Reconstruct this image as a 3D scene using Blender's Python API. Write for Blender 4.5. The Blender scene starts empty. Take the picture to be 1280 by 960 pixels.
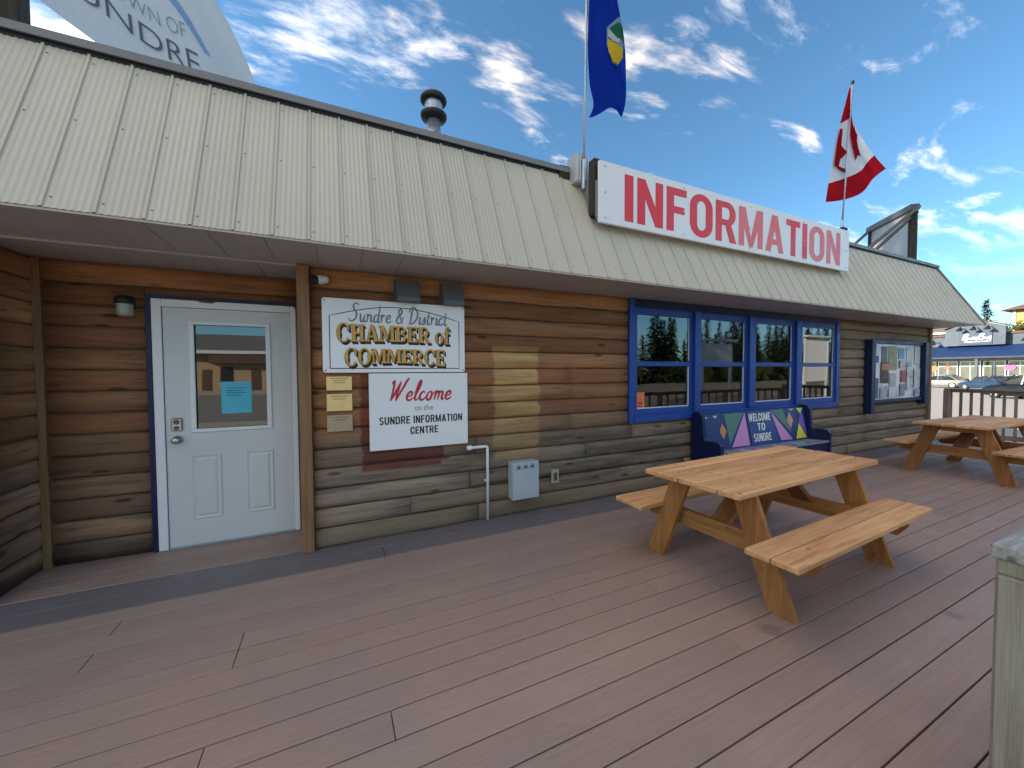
import bpy, bmesh, math, random
from mathutils import Vector, Matrix
random.seed(7)
R = math.radians
sc = bpy.context.scene
col = sc.collection

# ------------------------------------------------------------------ camera
YAW, PITCH, ROLL, FPX = R(25.04), R(1.78), R(-0.32), 474.8
fw = Vector((math.sin(YAW)*math.cos(PITCH), math.cos(YAW)*math.cos(PITCH), -math.sin(PITCH)))
rt = Vector((math.cos(YAW), -math.sin(YAW), 0)); up = rt.cross(fw)
r2 = rt*math.cos(ROLL)+up*math.sin(ROLL); u2 = -rt*math.sin(ROLL)+up*math.cos(ROLL)
cd = bpy.data.cameras.new('camera'); cam = bpy.data.objects.new('camera', cd); col.objects.link(cam)
cd.sensor_width = 36; cd.lens = FPX/1280*36; cd.clip_start = .02; cd.clip_end = 3000
m3 = Matrix((r2, u2, -fw)).transposed().to_4x4(); m3.translation = Vector((0, 0, 1.5)); cam.matrix_world = m3
sc.camera = cam

# ------------------------------------------------------------------ node helper
def N(nt, typ, ins=None, **props):
    n = nt.nodes.new('ShaderNode'+typ)
    for k, v in props.items(): setattr(n, k, v)
    for k, v in (ins or {}).items():
        s = n.inputs[k]
        if isinstance(v, bpy.types.NodeSocket): nt.links.new(v, s)
        elif isinstance(v, bpy.types.Node): nt.links.new(v.outputs[0], s)
        else: s.default_value = v
    return n
def math_(nt, op, a, b=0., c=None, clamp=False):
    ins = {0: a, 1: b}
    if c is not None: ins[2] = c
    return N(nt, 'Math', ins, operation=op, use_clamp=clamp).outputs[0]
def sstep(nt, v, a, b, lo=0., hi=1.):
    n = N(nt, 'MapRange', {0: v, 1: a, 2: b, 3: lo, 4: hi}, interpolation_type='SMOOTHSTEP'); return n.outputs[0]
def mixc(nt, f, a, b, mode='MIX'):
    n = nt.nodes.new('ShaderNodeMix'); n.data_type = 'RGBA'; n.blend_type = mode
    for i, v in ((0, f), (6, a), (7, b)):
        s = n.inputs[i]
        if isinstance(v, bpy.types.NodeSocket): nt.links.new(v, s)
        elif i == 0: s.default_value = v
        else: s.default_value = (*v[:3], 1)
    return n.outputs[2]

# ------------------------------------------------------------------ world, sun, exposure
CLOUD_OFF = (-.1, -12.9, 0)
SUN_EL, SUN_AZ = R(20), R(-62)           # azimuth measured from +Y towards +X
w = bpy.data.worlds.new('World'); sc.world = w; w.use_nodes = True
nt = w.node_tree; nt.nodes.clear()
sky = N(nt, 'TexSky', sky_type='NISHITA', sun_disc=False, sun_elevation=SUN_EL, sun_rotation=SUN_AZ,
        altitude=1100, air_density=1.0, dust_density=.25, ozone_density=1.0)
tc = N(nt, 'TexCoord').outputs['Generated']
sep = N(nt, 'SeparateXYZ', {0: tc})
den = math_(nt, 'ADD', math_(nt, 'MAXIMUM', sep.outputs[2], 0.), .10)
px_ = math_(nt, 'DIVIDE', sep.outputs[0], den); py_ = math_(nt, 'DIVIDE', sep.outputs[1], den)
pl = N(nt, 'Mapping', {0: N(nt, 'CombineXYZ', {0: px_, 1: py_, 2: 0.}).outputs[0], 1: CLOUD_OFF}).outputs[0]
rot = N(nt, 'Mapping', {0: pl, 2: (0, 0, R(28)), 3: (1.0, 2.6, 1)}).outputs[0]
warp = N(nt, 'TexNoise', {'Vector': rot, 'Scale': 1.1, 'Detail': 3.}).outputs[1]
rotw = N(nt, 'VectorMath', {0: rot, 1: N(nt, 'VectorMath', {0: warp, 3: .55}, operation='SCALE').outputs[0]}, operation='ADD').outputs[0]
n1 = N(nt, 'TexNoise', {'Vector': rotw, 'Scale': 2.1, 'Detail': 7., 'Roughness': .55}).outputs[0]
n2 = N(nt, 'TexNoise', {'Vector': pl, 'Scale': .42, 'Detail': 2.}).outputs[0]
blobs = None
def blob(d, size, amp, axis=None, squeeze=1.):
    """a bank of cloud round the direction d"""
    global blobs
    df = N(nt, 'VectorMath', {0: tc, 1: d}, operation='SUBTRACT').outputs[0]
    if axis:
        ax = Vector(axis).normalized()
        dt = N(nt, 'VectorMath', {0: df, 1: tuple(ax)}, operation='DOT_PRODUCT').outputs[1]
        along = N(nt, 'VectorMath', {0: tuple(ax), 3: math_(nt, 'MULTIPLY', dt, -(1-1/squeeze))}, operation='SCALE').outputs[0]
        df = N(nt, 'VectorMath', {0: df, 1: along}, operation='ADD').outputs[0]
    ln = N(nt, 'VectorMath', {0: df}, operation='LENGTH').outputs[1]
    g = sstep(nt, ln, size, size*.15, 0., amp)
    blobs = g if blobs is None else math_(nt, 'ADD', blobs, g)
blob((.12, .755, .645), .15, .30, (1, -.1, .25), 1.7)
blob((-.10, .80, .60), .15, .26, (1, 0, 0), 1.6)
blob((.72, .387, .60), .13, .20, (.6, -.65, -.2), 2.6)
blob((.61, .49, .64), .08, .18, (.6, -.6, .2), 1.8)
blob((.85, .26, .49), .09, .17, (.5, -.8, -.2), 1.6)
blob((.883, .293, .366), .045, .26, (-.1, -.75, .65), 3.0)
blob((.935, .243, .258), .06, .22, (-.05, -.9, .35), 2.4)
blob((.962, .21, .205), .05, .18, (-.05, -.9, .2), 2.)
blob((.40, .753, .522), .024, .24, (.8, -.3, .4), 1.8)
blob((.972, .222, .085), .045, .22, (0, -1, 0), 2.)
# thick broken cloud, with one of its gaps over the building
dens = math_(nt, 'ADD', n1, math_(nt, 'MULTIPLY', math_(nt, 'SUBTRACT', n2, .5), .62))
hz = sstep(nt, sep.outputs[2], .0, .05)
mask = math_(nt, 'MULTIPLY', sstep(nt, dens, .48, .80, 0., .93), sstep(nt, sep.outputs[2], .10, .42))
# thin sunlit cirrus and fair-weather shreds
n3 = N(nt, 'TexNoise', {'Vector': rotw, 'Scale': 3.4, 'Detail': 7., 'Roughness': .66}).outputs[0]
thin = math_(nt, 'MULTIPLY', sstep(nt, math_(nt, 'ADD', n3, blobs), .70, .98, 0., .32), hz)
ccol = mixc(nt, sstep(nt, dens, .58, .80), (8.6, 7.0, 5.2), (2.5, 2.35, 2.25))
tcol = mixc(nt, sstep(nt, n3, .45, .70), (5.4, 5.0, 4.6), (6.9, 5.8, 4.6))
skyt = mixc(nt, 1., sky.outputs[0], (.25, .385, .44), 'MULTIPLY')
fin = mixc(nt, mask, mixc(nt, thin, skyt, tcol), ccol)
bg = N(nt, 'Background', {0: fin, 1: .15}); N(nt, 'OutputWorld', {0: bg.outputs[0]})
sl = bpy.data.lights.new('sun', 'SUN'); sl.energy = 3.4; sl.angle = R(.5); sl.color = (1, .86, .66)
so = bpy.data.objects.new('sun', sl); col.objects.link(so)
sd = Vector((math.sin(SUN_AZ)*math.cos(SUN_EL), math.cos(SUN_AZ)*math.cos(SUN_EL), math.sin(SUN_EL)))
so.rotation_euler = sd.to_track_quat('Z', 'Y').to_euler(); so.location = sd*200
vs = sc.view_settings; vs.view_transform = 'Standard'; vs.look = 'None'; vs.gamma = 1; vs.exposure = 1.95
cy = sc.cycles; cy.max_bounces = 6; cy.diffuse_bounces = 3; cy.glossy_bounces = 3; cy.transmission_bounces = 3; cy.transparent_max_bounces = 8; cy.caustics_reflective = False; cy.caustics_refractive = False
w.cycles.sampling_method = 'MANUAL'; w.cycles.sample_map_resolution = 512

# ------------------------------------------------------------------ materials
def newmat(name):
    m = bpy.data.materials.new(name); m.use_nodes = True; t = m.node_tree; t.nodes.clear()
    out = N(t, 'OutputMaterial'); b = N(t, 'BsdfPrincipled'); t.links.new(b.outputs[0], out.inputs[0])
    return m, t, b, out
def coords(t, space):
    if space == 'world': return N(t, 'NewGeometry').outputs['Position']
    o = N(t, 'TexCoord').outputs['Object']
    rn = N(t, 'ObjectInfo').outputs['Random']
    off = N(t, 'CombineXYZ', {0: math_(t, 'MULTIPLY', rn, 91.), 1: math_(t, 'MULTIPLY', rn, 53.), 2: math_(t, 'MULTIPLY', rn, 17.)}).outputs[0]
    return N(t, 'VectorMath', {0: o, 1: off}, operation='ADD').outputs[0]
def noise(t, v, scale, detail=4., rough=.55, stretch=(1, 1, 1)):
    if stretch != (1, 1, 1): v = N(t, 'Mapping', {0: v, 3: stretch}).outputs[0]
    return N(t, 'TexNoise', {'Vector': v, 'Scale': scale, 'Detail': detail, 'Roughness': rough}).outputs[0]
def scl(c, k): return tuple(min(1, x*k) for x in c)
def M(name, base, rough=.6, metal=0., var=.12, scale=6., stretch=(1, 1, 1), bump=0., bscale=None, space='obj', rnd=0., spec=.4, dirt=0., dirtcol=(.10, .09, .08)):
    m, t, b, o = newmat(name)
    v = coords(t, space)
    n = noise(t, v, scale, 5., .6, stretch)
    c = mixc(t, n, scl(base, 1-var*1.6), scl(base, 1+var*1.6))
    if rnd:
        rn = N(t, 'ObjectInfo').outputs['Random']
        c = mixc(t, 1., c, N(t, 'CombineColor', {0: sstep(t, rn, 0., 1., 1-rnd, 1+rnd), 1: sstep(t, rn, 0., 1., 1-rnd, 1+rnd), 2: sstep(t, rn, 0., 1., 1-rnd, 1+rnd)}).outputs[0], 'MULTIPLY')
    if dirt:
        dn = noise(t, v, scale*.37, 7., .68)
        c = mixc(t, sstep(t, dn, .5, .78, 0., dirt), c, dirtcol)
    t.links.new(c, b.inputs['Base Color'])
    rr = sstep(t, noise(t, v, scale*1.7, 3.), .3, .7, max(.02, rough-.1), min(1, rough+.1)); t.links.new(rr, b.inputs['Roughness'])
    b.inputs['Metallic'].default_value = metal; b.inputs['Specular IOR Level'].default_value = spec
    if bump:
        bn = N(t, 'Bump', {'Strength': bump, 'Distance': .01, 'Height': noise(t, v, bscale or scale*4, 5., .6, stretch)})
        t.links.new(bn.outputs[0], b.inputs['Normal'])
    return m
def wood(name, dark, light, space='obj', rough=.75, rnd=.12, axis=0, grain=1., knots=.8, bump=.35, grey=0.):
    m, t, b, o = newmat(name); v = coords(t, space)
    st = [9., 9., 9.]; st[axis] = .55
    g = noise(t, v, 3.2*grain, 5., .62, tuple(st))
    st2 = [34., 34., 34.]; st2[axis] = .9
    f = noise(t, v, 2.6*grain, 4., .7, tuple(st2))
    c = mixc(t, sstep(t, g, .3, .72), dark, light)
    c = mixc(t, sstep(t, f, .50, .78, 0., .55), c, scl(dark, .55))
    big = noise(t, v, 1.3, 3.); c = mixc(t, sstep(t, big, .35, .75, 0., .5), c, scl(light, 1.18))
    if grey: c = mixc(t, sstep(t, noise(t, v, 2.3, 5., .6, tuple(x*.2 for x in st)), .4, .7, 0., grey), c, (.22, .20, .17))
    if knots:
        ks = [5.5, 5.5, 5.5]; ks[axis] = 2.6
        vo = N(t, 'TexVoronoi', {'Vector': N(t, 'Mapping', {0: v, 3: tuple(ks)}).outputs[0], 'Scale': 1.6, 'Randomness': 1.})
        c = mixc(t, sstep(t, vo.outputs[0], .13, .05, 0., knots), c, scl(dark, .45))
    rn = N(t, 'ObjectInfo').outputs['Random']; k = sstep(t, rn, 0., 1., 1-rnd, 1+rnd)
    c = mixc(t, 1., c, N(t, 'CombineColor', {0: k, 1: k, 2: k}).outputs[0], 'MULTIPLY')
    t.links.new(c, b.inputs['Base Color']); b.inputs['Roughness'].default_value = rough; b.inputs['Specular IOR Level'].default_value = .25
    bn = N(t, 'Bump', {'Strength': bump, 'Distance': .006, 'Height': math_(t, 'ADD', g, math_(t, 'MULTIPLY', f, .7))})
    t.links.new(bn.outputs[0], b.inputs['Normal'])
    return m
CH = 2.39/14
def log_material(name, axis=0, sheltered=False):
    m, t, b, o = newmat(name); v = N(t, 'NewGeometry').outputs['Position']; xyz = N(t, 'SeparateXYZ', {0: v})
    X, Y, Z = xyz.outputs
    rn = math_(t, 'FRACT', math_(t, 'ADD', N(t, 'SeparateColor', {0: N(t, 'ObjectInfo').outputs['Color']}).outputs[0], math_(t, 'MULTIPLY', N(t, 'ObjectInfo').outputs['Random'], .10)))
    off = N(t, 'CombineXYZ', {0: math_(t, 'MULTIPLY', rn, 40.), 1: math_(t, 'MULTIPLY', rn, 13.), 2: math_(t, 'MULTIPLY', rn, 7.)}).outputs[0]
    vv = N(t, 'VectorMath', {0: v, 1: off}, operation='ADD').outputs[0]
    st = [7., 7., 7.]; st[axis] = .45; st = tuple(st)
    g = noise(t, vv, 3., 5., .62, st)
    st2 = [30., 30., 30.]; st2[axis] = .7
    f = noise(t, vv, 2.6, 5., .7, tuple(st2))
    red, tan, gry = (.265, .112, .050), (.405, .205, .095), (.26, .21, .152)
    c = mixc(t, sstep(t, rn, .05, .95), red, tan)
    c = mixc(t, sstep(t, g, .38, .78, 0., .75), c, scl(red, .62))
    wx = sstep(t, math_(t, 'ADD', Z, math_(t, 'MULTIPLY', math_(t, 'SUBTRACT', noise(t, v, 1.2, 4.), .5), 1.0)), 1.20, .50)
    wr = sstep(t, math_(t, 'ADD', X, math_(t, 'MULTIPLY', rn, 1.5)), 5.5, 9.0, 0., .8)
    wt = math_(t, 'MAXIMUM', wx, wr)
    gc = mixc(t, g, scl(gry, .62), scl(gry, 1.45))
    c = mixc(t, math_(t, 'MULTIPLY', wt, .35 if sheltered else .88), c, gc)
    # weathered blotches, knots, drying checks
    bl = noise(t, vv, 2.2, 6., .65, tuple(x*.35 for x in st)); c = mixc(t, sstep(t, bl, .50, .72, 0., .6), c, scl(red, .5))
    c = mixc(t, sstep(t, f, .56, .72, 0., .7), c, (.06, .042, .028))
    ks = [6., 6., 6.]; ks[axis] = 1.7
    vo = N(t, 'TexVoronoi', {'Vector': N(t, 'Mapping', {0: vv, 3: tuple(ks)}).outputs[0], 'Scale': 1.2})
    c = mixc(t, sstep(t, vo.outputs[0], .17, .07, 0., .8), c, (.05, .026, .014))
    gs = noise(t, vv, 1.7, 7., .72, tuple(x*.8 for x in st)); c = mixc(t, math_(t, 'MULTIPLY', sstep(t, gs, .46, .62, 0., .75), wt), c, (.085, .075, .062))
    pale = sstep(t, noise(t, vv, 2.4, 6., .7, tuple(x*.6 for x in st)), .60, .74, 0., .6); c = mixc(t, pale, c, (.46, .29, .14))
    if not sheltered and axis == 0:
        def rect(x0, x1, z0, z1, e=.02):
            k = math_(t, 'MULTIPLY', sstep(t, X, x0-e, x0+e), sstep(t, X, x1+e, x1-e))
            return math_(t, 'MULTIPLY', k, math_(t, 'MULTIPLY', sstep(t, Z, z0-e, z0+e), sstep(t, Z, z1+e, z1-e)))
        wob = math_(t, 'MULTIPLY', math_(t, 'SUBTRACT', noise(t, vv, 3.5, 5., .7), .5), .16); X = math_(t, 'ADD', X, wob)
        # unweathered wood where a board once hung, and old red paint round the welcome board
        fresh = mixc(t, sstep(t, g, .3, .7), (.60, .40, .17), (.36, .20, .08))
        c = mixc(t, math_(t, 'MULTIPLY', rect(1.47, 1.99, .60, 1.77), sstep(t, Z, .5, 1.25, .45, .85)), c, fresh)
        c = mixc(t, math_(t, 'MULTIPLY', rect(.21, .93, .62, 1.49, .012), sstep(t, g, .25, .6, .95, .75)), c, (.15, .034, .022))
    if not sheltered: c = mixc(t, sstep(t, Z, CH+.004, CH-.004, 0., .55), c, mixc(t, g, (.42, .32, .20), (.24, .17, .10)))
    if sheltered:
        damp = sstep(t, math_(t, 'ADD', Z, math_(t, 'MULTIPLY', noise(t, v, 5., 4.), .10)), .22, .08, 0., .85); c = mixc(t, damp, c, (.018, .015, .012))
    k = sstep(t, math_(t, 'FRACT', math_(t, 'MULTIPLY', rn, 7.31)), 0., 1., .80, 1.15)
    c = mixc(t, 1., c, N(t, 'CombineColor', {0: k, 1: k, 2: k}).outputs[0], 'MULTIPLY')
    t.links.new(c, b.inputs['Base Color']); b.inputs['Roughness'].default_value = .75; b.inputs['Specular IOR Level'].default_value = .2
    bn = N(t, 'Bump', {'Strength': .6, 'Distance': .008, 'Height': math_(t, 'SUBTRACT', g, math_(t, 'MULTIPLY', sstep(t, f, .54, .74), .8))})
    t.links.new(bn.outputs[0], b.inputs['Normal'])
    return m
def deck_material(name, base, wet=False):
    m, t, b, o = newmat(name); v = N(t, 'NewGeometry').outputs['Position']
    rn = N(t, 'ObjectInfo').outputs['Random']
    off = N(t, 'CombineXYZ', {0: math_(t, 'MULTIPLY', rn, 60.), 1: math_(t, 'MULTIPLY', rn, 31.), 2: 0.}).outputs[0]
    vv = N(t, 'VectorMath', {0: v, 1: off}, operation='ADD').outputs[0]
    g = noise(t, vv, 4., 5., .68, (.5, 16, 4)); f = noise(t, vv, 9., 4., .7, (.6, 30, 4))
    c = mixc(t, sstep(t, g, .3, .7), scl(base, .90), scl(base, 1.09))
    c = mixc(t, sstep(t, f, .5, .8, 0., .22), c, scl(base, .66))
    big = noise(t, v, .9, 5., .6); c = mixc(t, sstep(t, big, .35, .7, 0., .6), c, scl((base[0]*.90, base[1]*1.02, base[2]*1.12), .86))
    # dusty scuffs and a few dark drips
    sc1 = noise(t, v, 2.1, 6., .74, (.7, 1.1, 1)); c = mixc(t, sstep(t, sc1, .56, .76, 0., .42), c, (.44, .38, .345))
    sp = N(t, 'TexVoronoi', {'Vector': v, 'Scale': .85}).outputs[0]
    sp = math_(t, 'ADD', sp, math_(t, 'MULTIPLY', math_(t, 'SUBTRACT', noise(t, v, 9., 5.), .5), .10)); c = mixc(t, sstep(t, sp, .075, .03, 0., .40), c, (.09, .075, .075))
    lint = N(t, 'TexVoronoi', {'Vector': v, 'Scale': 3.1, 'Randomness': 1.}).outputs[0]; c = mixc(t, sstep(t, lint, .018, .012, 0., .5), c, (.5, .47, .42))
    k = sstep(t, rn, 0., 1., .95, 1.05); c = mixc(t, 1., c, N(t, 'CombineColor', {0: k, 1: k, 2: k}).outputs[0], 'MULTIPLY')
    t.links.new(c, b.inputs['Base Color'])
    t.links.new(sstep(t, noise(t, v, 3., 6., .7), .3, .7, .42, .66), b.inputs['Roughness']); b.inputs['Specular IOR Level'].default_value = .38
    bn = N(t, 'Bump', {'Strength': .4, 'Distance': .003, 'Height': math_(t, 'ADD', g, f)}); t.links.new(bn.outputs[0], b.inputs['Normal'])
    return m
def glass(name, ior=1.75, tint=(.80, .84, .82)):
    m = bpy.data.materials.new(name); m.use_nodes = True; t = m.node_tree; t.nodes.clear()
    fr = N(t, 'Fresnel', {0: ior}); tr = N(t, 'BsdfTransparent', {0: (*tint, 1)}); gl = N(t, 'BsdfGlossy', {0: (.95, .97, 1, 1), 1: .012})
    wob = N(t, 'Bump', {'Strength': .035, 'Distance': .02, 'Height': noise(t, N(t, 'NewGeometry').outputs['Position'], 1.7, 1.)})
    t.links.new(wob.outputs[0], gl.inputs['Normal'])
    mx = N(t, 'MixShader', {0: fr.outputs[0], 1: tr.outputs[0], 2: gl.outputs[0]}); N(t, 'OutputMaterial', {0: mx.outputs[0]})
    return m
def cloth(name, colr, trans=.45):
    m = bpy.data.materials.new(name); m.use_nodes = True; t = m.node_tree; t.nodes.clear()
    v = coords(t, 'world'); c = mixc(t, noise(t, v, 40., 3.), scl(colr, .9), scl(colr, 1.08))
    d = N(t, 'BsdfDiffuse', {0: c}); tr = N(t, 'BsdfTranslucent', {0: c})
    mx = N(t, 'MixShader', {0: trans, 1: d.outputs[0], 2: tr.outputs[0]}); N(t, 'OutputMaterial', {0: mx.outputs[0]})
    return m
def leafmat(name, a, b2):
    m, t, b, o = newmat(name)
    v = N(t, 'NewGeometry').outputs['Position']
    c = mixc(t, sstep(t, noise(t, v, 1.6, 4.), .3, .7), a, b2); t.links.new(c, b.inputs['Base Color']); b.inputs['Roughness'].default_value = .7; b.inputs['Specular IOR Level'].default_value = .2
    return m

MT = dict(
 log=log_material('log_wall'), log_sh=log_material('log_sheltered', 0, True), log_y=log_material('log_sheltered_side', 1, True),
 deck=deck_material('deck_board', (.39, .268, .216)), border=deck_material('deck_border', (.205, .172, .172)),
 roof=M('roof_metal', (.57, .505, .395), .42, .0, .05, 1.1, (1, 1, .4), space='world', rnd=.025, spec=.45, dirt=.16, dirtcol=(.30, .27, .21)),
 flash=M('flashing', (.23, .22, .215), .5, .1, .1, 3., space='world'), black=M('black_paint', (.012, .012, .013), .5),
 soffit=M('soffit_metal', (.45, .44, .44), .5, 0, .06, 2., space='world', rnd=.02), screw=M('screw', (.10, .09, .08), .45, .6),
 white=M('white_paint', (.82, .82, .81), .42, 0, .03, 3., space='world', dirt=.10, dirtcol=(.45, .44, .40)),
 signw=M('sign_white', (.83, .83, .82), .35, 0, .03, 2., space='world', dirt=.13, dirtcol=(.5, .5, .48)),
 door=M('door_paint', (.66, .68, .66), .45, 0, .03, 2., space='world', bump=.05, bscale=60, dirt=.14, dirtcol=(.4, .4, .37)),
 blue=M('blue_paint', (.015, .058, .29), .42, 0, .10, 5., space='world', dirt=.15, dirtcol=(.02, .035, .10), bump=.12, bscale=30),
 navy=M('navy_paint', (.005, .011, .060), .45, 0, .12, 5., space='world'),
 trimw=wood('corner_timber', (.17, .085, .038), (.27, .155, .075), 'world', .6, .06, 2),
 cedar=wood('cedar_plank', (.53, .235, .092), (.80, .465, .215), 'obj', .62, .10, 0, 1., .75, .3),
 cedar2=wood('cedar_plank_aged', (.50, .23, .095), (.76, .44, .21), 'obj', .68, .10, 0, 1., .6, .3, .35),
 leg=wood('leg_timber', (.27, .105, .030), (.46, .205, .066), 'obj', .62, .12, 2, .9, .6, .25),
 legx=wood('brace_timber', (.29, .115, .034), (.48, .22, .074), 'obj', .62, .12, 1, .9, .6, .25),
 redwood=wood('red_brace', (.24, .085, .032), (.36, .15, .06), 'obj', .6, .1, 2),
 railwood=wood('railing_timber', (.21, .135, .095), (.35, .25, .185), 'obj', .75, .14, 2, 1., .4, .3),
 greywood=wood('grey_weathered_timber', (.20, .20, .18), (.50, .50, .46), 'world', .8, .04, 0, 1.6, .8, .9),
 postwood=wood('stained_post_timber', (.14, .115, .075), (.35, .315, .24), 'world', .75, .04, 2, 1.3, .9, .9, .7),
 darkwood=wood('dark_timber', (.028, .020, .014), (.07, .053, .038), 'world', .8, .05, 2, 1., .3, .4),
 glass=glass('window_glass', 1.9, (.86, .89, .88)), dglass=glass('door_glass', 2.1, (.5, .54, .54)), vinyl=M('vinyl_white', (.62, .66, .68), .4),
 room=M('room_wall', (.30, .27, .23), .8, space='world'), brass=M('brass_plate', (.80, .58, .26), .40, .4, .08, 14., space='world'), brassd=M('worn_plate', (.42, .33, .21), .5, .3, .1, 14., space='world'),
 grey=M('grey_metal', (.12, .125, .125), .5, .2, .08, 6., space='world'), lgrey=M('light_grey_enamel', (.42, .49, .51), .45, 0, .05, 5., space='world', dirt=.12, dirtcol=(.25, .25, .22)),
 galv=M('galvanised_steel', (.48, .50, .53), .36, .75, .14, 9., (1, 1, .5), space='world', dirt=.2, dirtcol=(.28, .27, .26)), chrome=M('satin_nickel', (.52, .50, .46), .28, .9, .08, 20.),
 red=M('sign_red', (.74, .034, .050), .4, 0, .03, 2., space='world'), redf=M('sign_red_faded', (.80, .17, .17), .45, 0, .05, 2., space='world'), ink=M('ink_black', (.015, .014, .014), .5), inkg=M('ink_grey', (.18, .19, .22), .5), gold=M('gold_paint', (.66, .34, .04), .4, 0, .2, 9., space='world'),
 rub=M('ink_red', (.52, .022, .035), .45), paper=M('blue_paper', (.10, .50, .66), .6), orange=M('orange_sticker', (.72, .20, .05), .5), asphalt=M('asphalt', (.19, .18, .165), .85, 0, .2, 1.3, space='world', bump=.3, bscale=40, dirt=.35, dirtcol=(.15, .14, .13)),
 ground=M('gravel_lot', (.36, .33, .285), .9, 0, .15, .5, space='world', bump=.4, bscale=25, dirt=.4, dirtcol=(.11, .10, .09)), conc=M('pale_concrete', (.30, .285, .27), .85, 0, .1, .8, space='world', dirt=.3, dirtcol=(.25, .24, .22)),
 grass=M('grass', (.06, .075, .028), .9, 0, .3, .6, space='world', bump=.5, bscale=30),
)

# ------------------------------------------------------------------ mesh helpers
def cname(n): return n
class MB:
    def __init__(s): s.v = []; s.f = []; s.mi = []
    def add(s, vs, fs, mi=0):
        o = len(s.v); s.v += [tuple(v) for v in vs]; s.f += [tuple(i+o for i in f) for f in fs]; s.mi += [mi]*len(fs)
    def box(s, x0, x1, y0, y1, z0, z1, bev=0., mi=0, mat=None):
        if x0 > x1: x0, x1 = x1, x0
        if y0 > y1: y0, y1 = y1, y0
        if z0 > z1: z0, z1 = z1, z0
        if not bev:
            vs = [(x, y, z) for x in (x0, x1) for y in (y0, y1) for z in (z0, z1)]
            fs = [(0, 1, 3, 2), (4, 6, 7, 5), (0, 4, 5, 1), (2, 3, 7, 6), (0, 2, 6, 4), (1, 5, 7, 3)]
        else:
            bm = bmesh.new(); bmesh.ops.create_cube(bm, size=1)
            for v in bm.verts: v.co = Vector((x0 if v.co.x < 0 else x1, y0 if v.co.y < 0 else y1, z0 if v.co.z < 0 else z1))
            bmesh.ops.bevel(bm, geom=bm.edges[:], offset=bev, segments=1, affect='EDGES', profile=.5)
            bm.verts.index_update(); vs = [v.co.copy() for v in bm.verts]; fs = [tuple(v.index for v in f.verts) for f in bm.faces]; bm.free()
        if mat is not None: vs = [mat @ Vector(v) for v in vs]
        s.add(vs, fs, mi); return s
    def prism(s, poly, axis, a, b, mi=0):
        """extrude a 2-D polygon along an axis; poly gives the two other coordinates in order"""
        def p3(p, t):
            return (t, p[0], p[1]) if axis == 'x' else (p[0], t, p[1]) if axis == 'y' else (p[0], p[1], t)
        n = len(poly); vs = [p3(p, a) for p in poly]+[p3(p, b) for p in poly]
        fs = [tuple(range(n-1, -1, -1)), tuple(range(n, 2*n))]+[(i, (i+1) % n, n+(i+1) % n, n+i) for i in range(n)]
        s.add(vs, fs, mi); return s
    def tube(s, pts, r, n=10, mi=0, caps=True):
        pts = [Vector(p) for p in pts]; rs = r if isinstance(r, (list, tuple)) else [r]*len(pts)
        vs = []; prev = None
        for i, p in enumerate(pts):
            d = (pts[min(i+1, len(pts)-1)]-pts[max(i-1, 0)]).normalized()
            a = Vector((0, 0, 1)) if abs(d.z) < .9 else Vector((1, 0, 0))
            if prev is not None: a = prev
            x = (a-d*a.dot(d)).normalized(); y = d.cross(x); prev = x
            vs += [p+(x*math.cos(2*math.pi*k/n)+y*math.sin(2*math.pi*k/n))*rs[i] for k in range(n)]
        fs = [(i*n+k, i*n+(k+1) % n, (i+1)*n+(k+1) % n, (i+1)*n+k) for i in range(len(pts)-1) for k in range(n)]
        if caps: fs += [tuple(range(n-1, -1, -1)), tuple((len(pts)-1)*n+k for k in range(n))]
        s.add(vs, fs, mi); return s
    def lathe(s, prof, c, n=20, mi=0):
        vs = [(c[0]+r*math.cos(2*math.pi*k/n), c[1]+r*math.sin(2*math.pi*k/n), c[2]+z) for r, z in prof for k in range(n)]
        fs = [(i*n+k, i*n+(k+1) % n, (i+1)*n+(k+1) % n, (i+1)*n+k) for i in range(len(prof)-1) for k in range(n)]
        s.add(vs, fs, mi); return s
    def mesh(s, name, mats, smooth=False):
        me = bpy.data.meshes.new(name); me.from_pydata(s.v, [], s.f)
        for m in (mats if isinstance(mats, (list, tuple)) else [mats]): me.materials.append(m)
        if any(s.mi): me.polygons.foreach_set('material_index', s.mi)
        if smooth is True: me.polygons.foreach_set('use_smooth', [True]*len(me.polygons))
        me.update()
        if smooth and smooth is not True: me.shade_auto = None
        return me
    def build(s, name, mats, parent=None, smooth=False, loc=(0, 0, 0), rot=(0, 0, 0)):
        return place(name, s.mesh(name, mats, smooth), parent, loc, rot)
def place(name, me, parent=None, loc=(0, 0, 0), rot=(0, 0, 0)):
    o = bpy.data.objects.new(name, me); col.objects.link(o); o.parent = parent; o.location = loc; o.rotation_euler = rot
    return o
def tag(o, label, cat, group=None, kind=None):
    o['label'] = label; o['category'] = cat
    if group: o['group'] = group
    if kind: o['kind'] = kind
    return o
def thing(name, label, cat, loc=(0, 0, 0), rz=0., group=None):
    o = place(name, None, None, loc, (0, 0, rz)); return tag(o, label, cat, group)
def struct(o): o['kind'] = 'structure'; return o
def copy_tree(o, parent=None):
    c = o.copy(); col.objects.link(c); c.parent = parent
    for ch in [x for x in o.children]: copy_tree(ch, c)
    return c
def B(name, m, parent, x0, x1, y0, y1, z0, z1, bev=0.): return MB().box(x0, x1, y0, y1, z0, z1, bev).build(name, m, parent)

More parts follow.
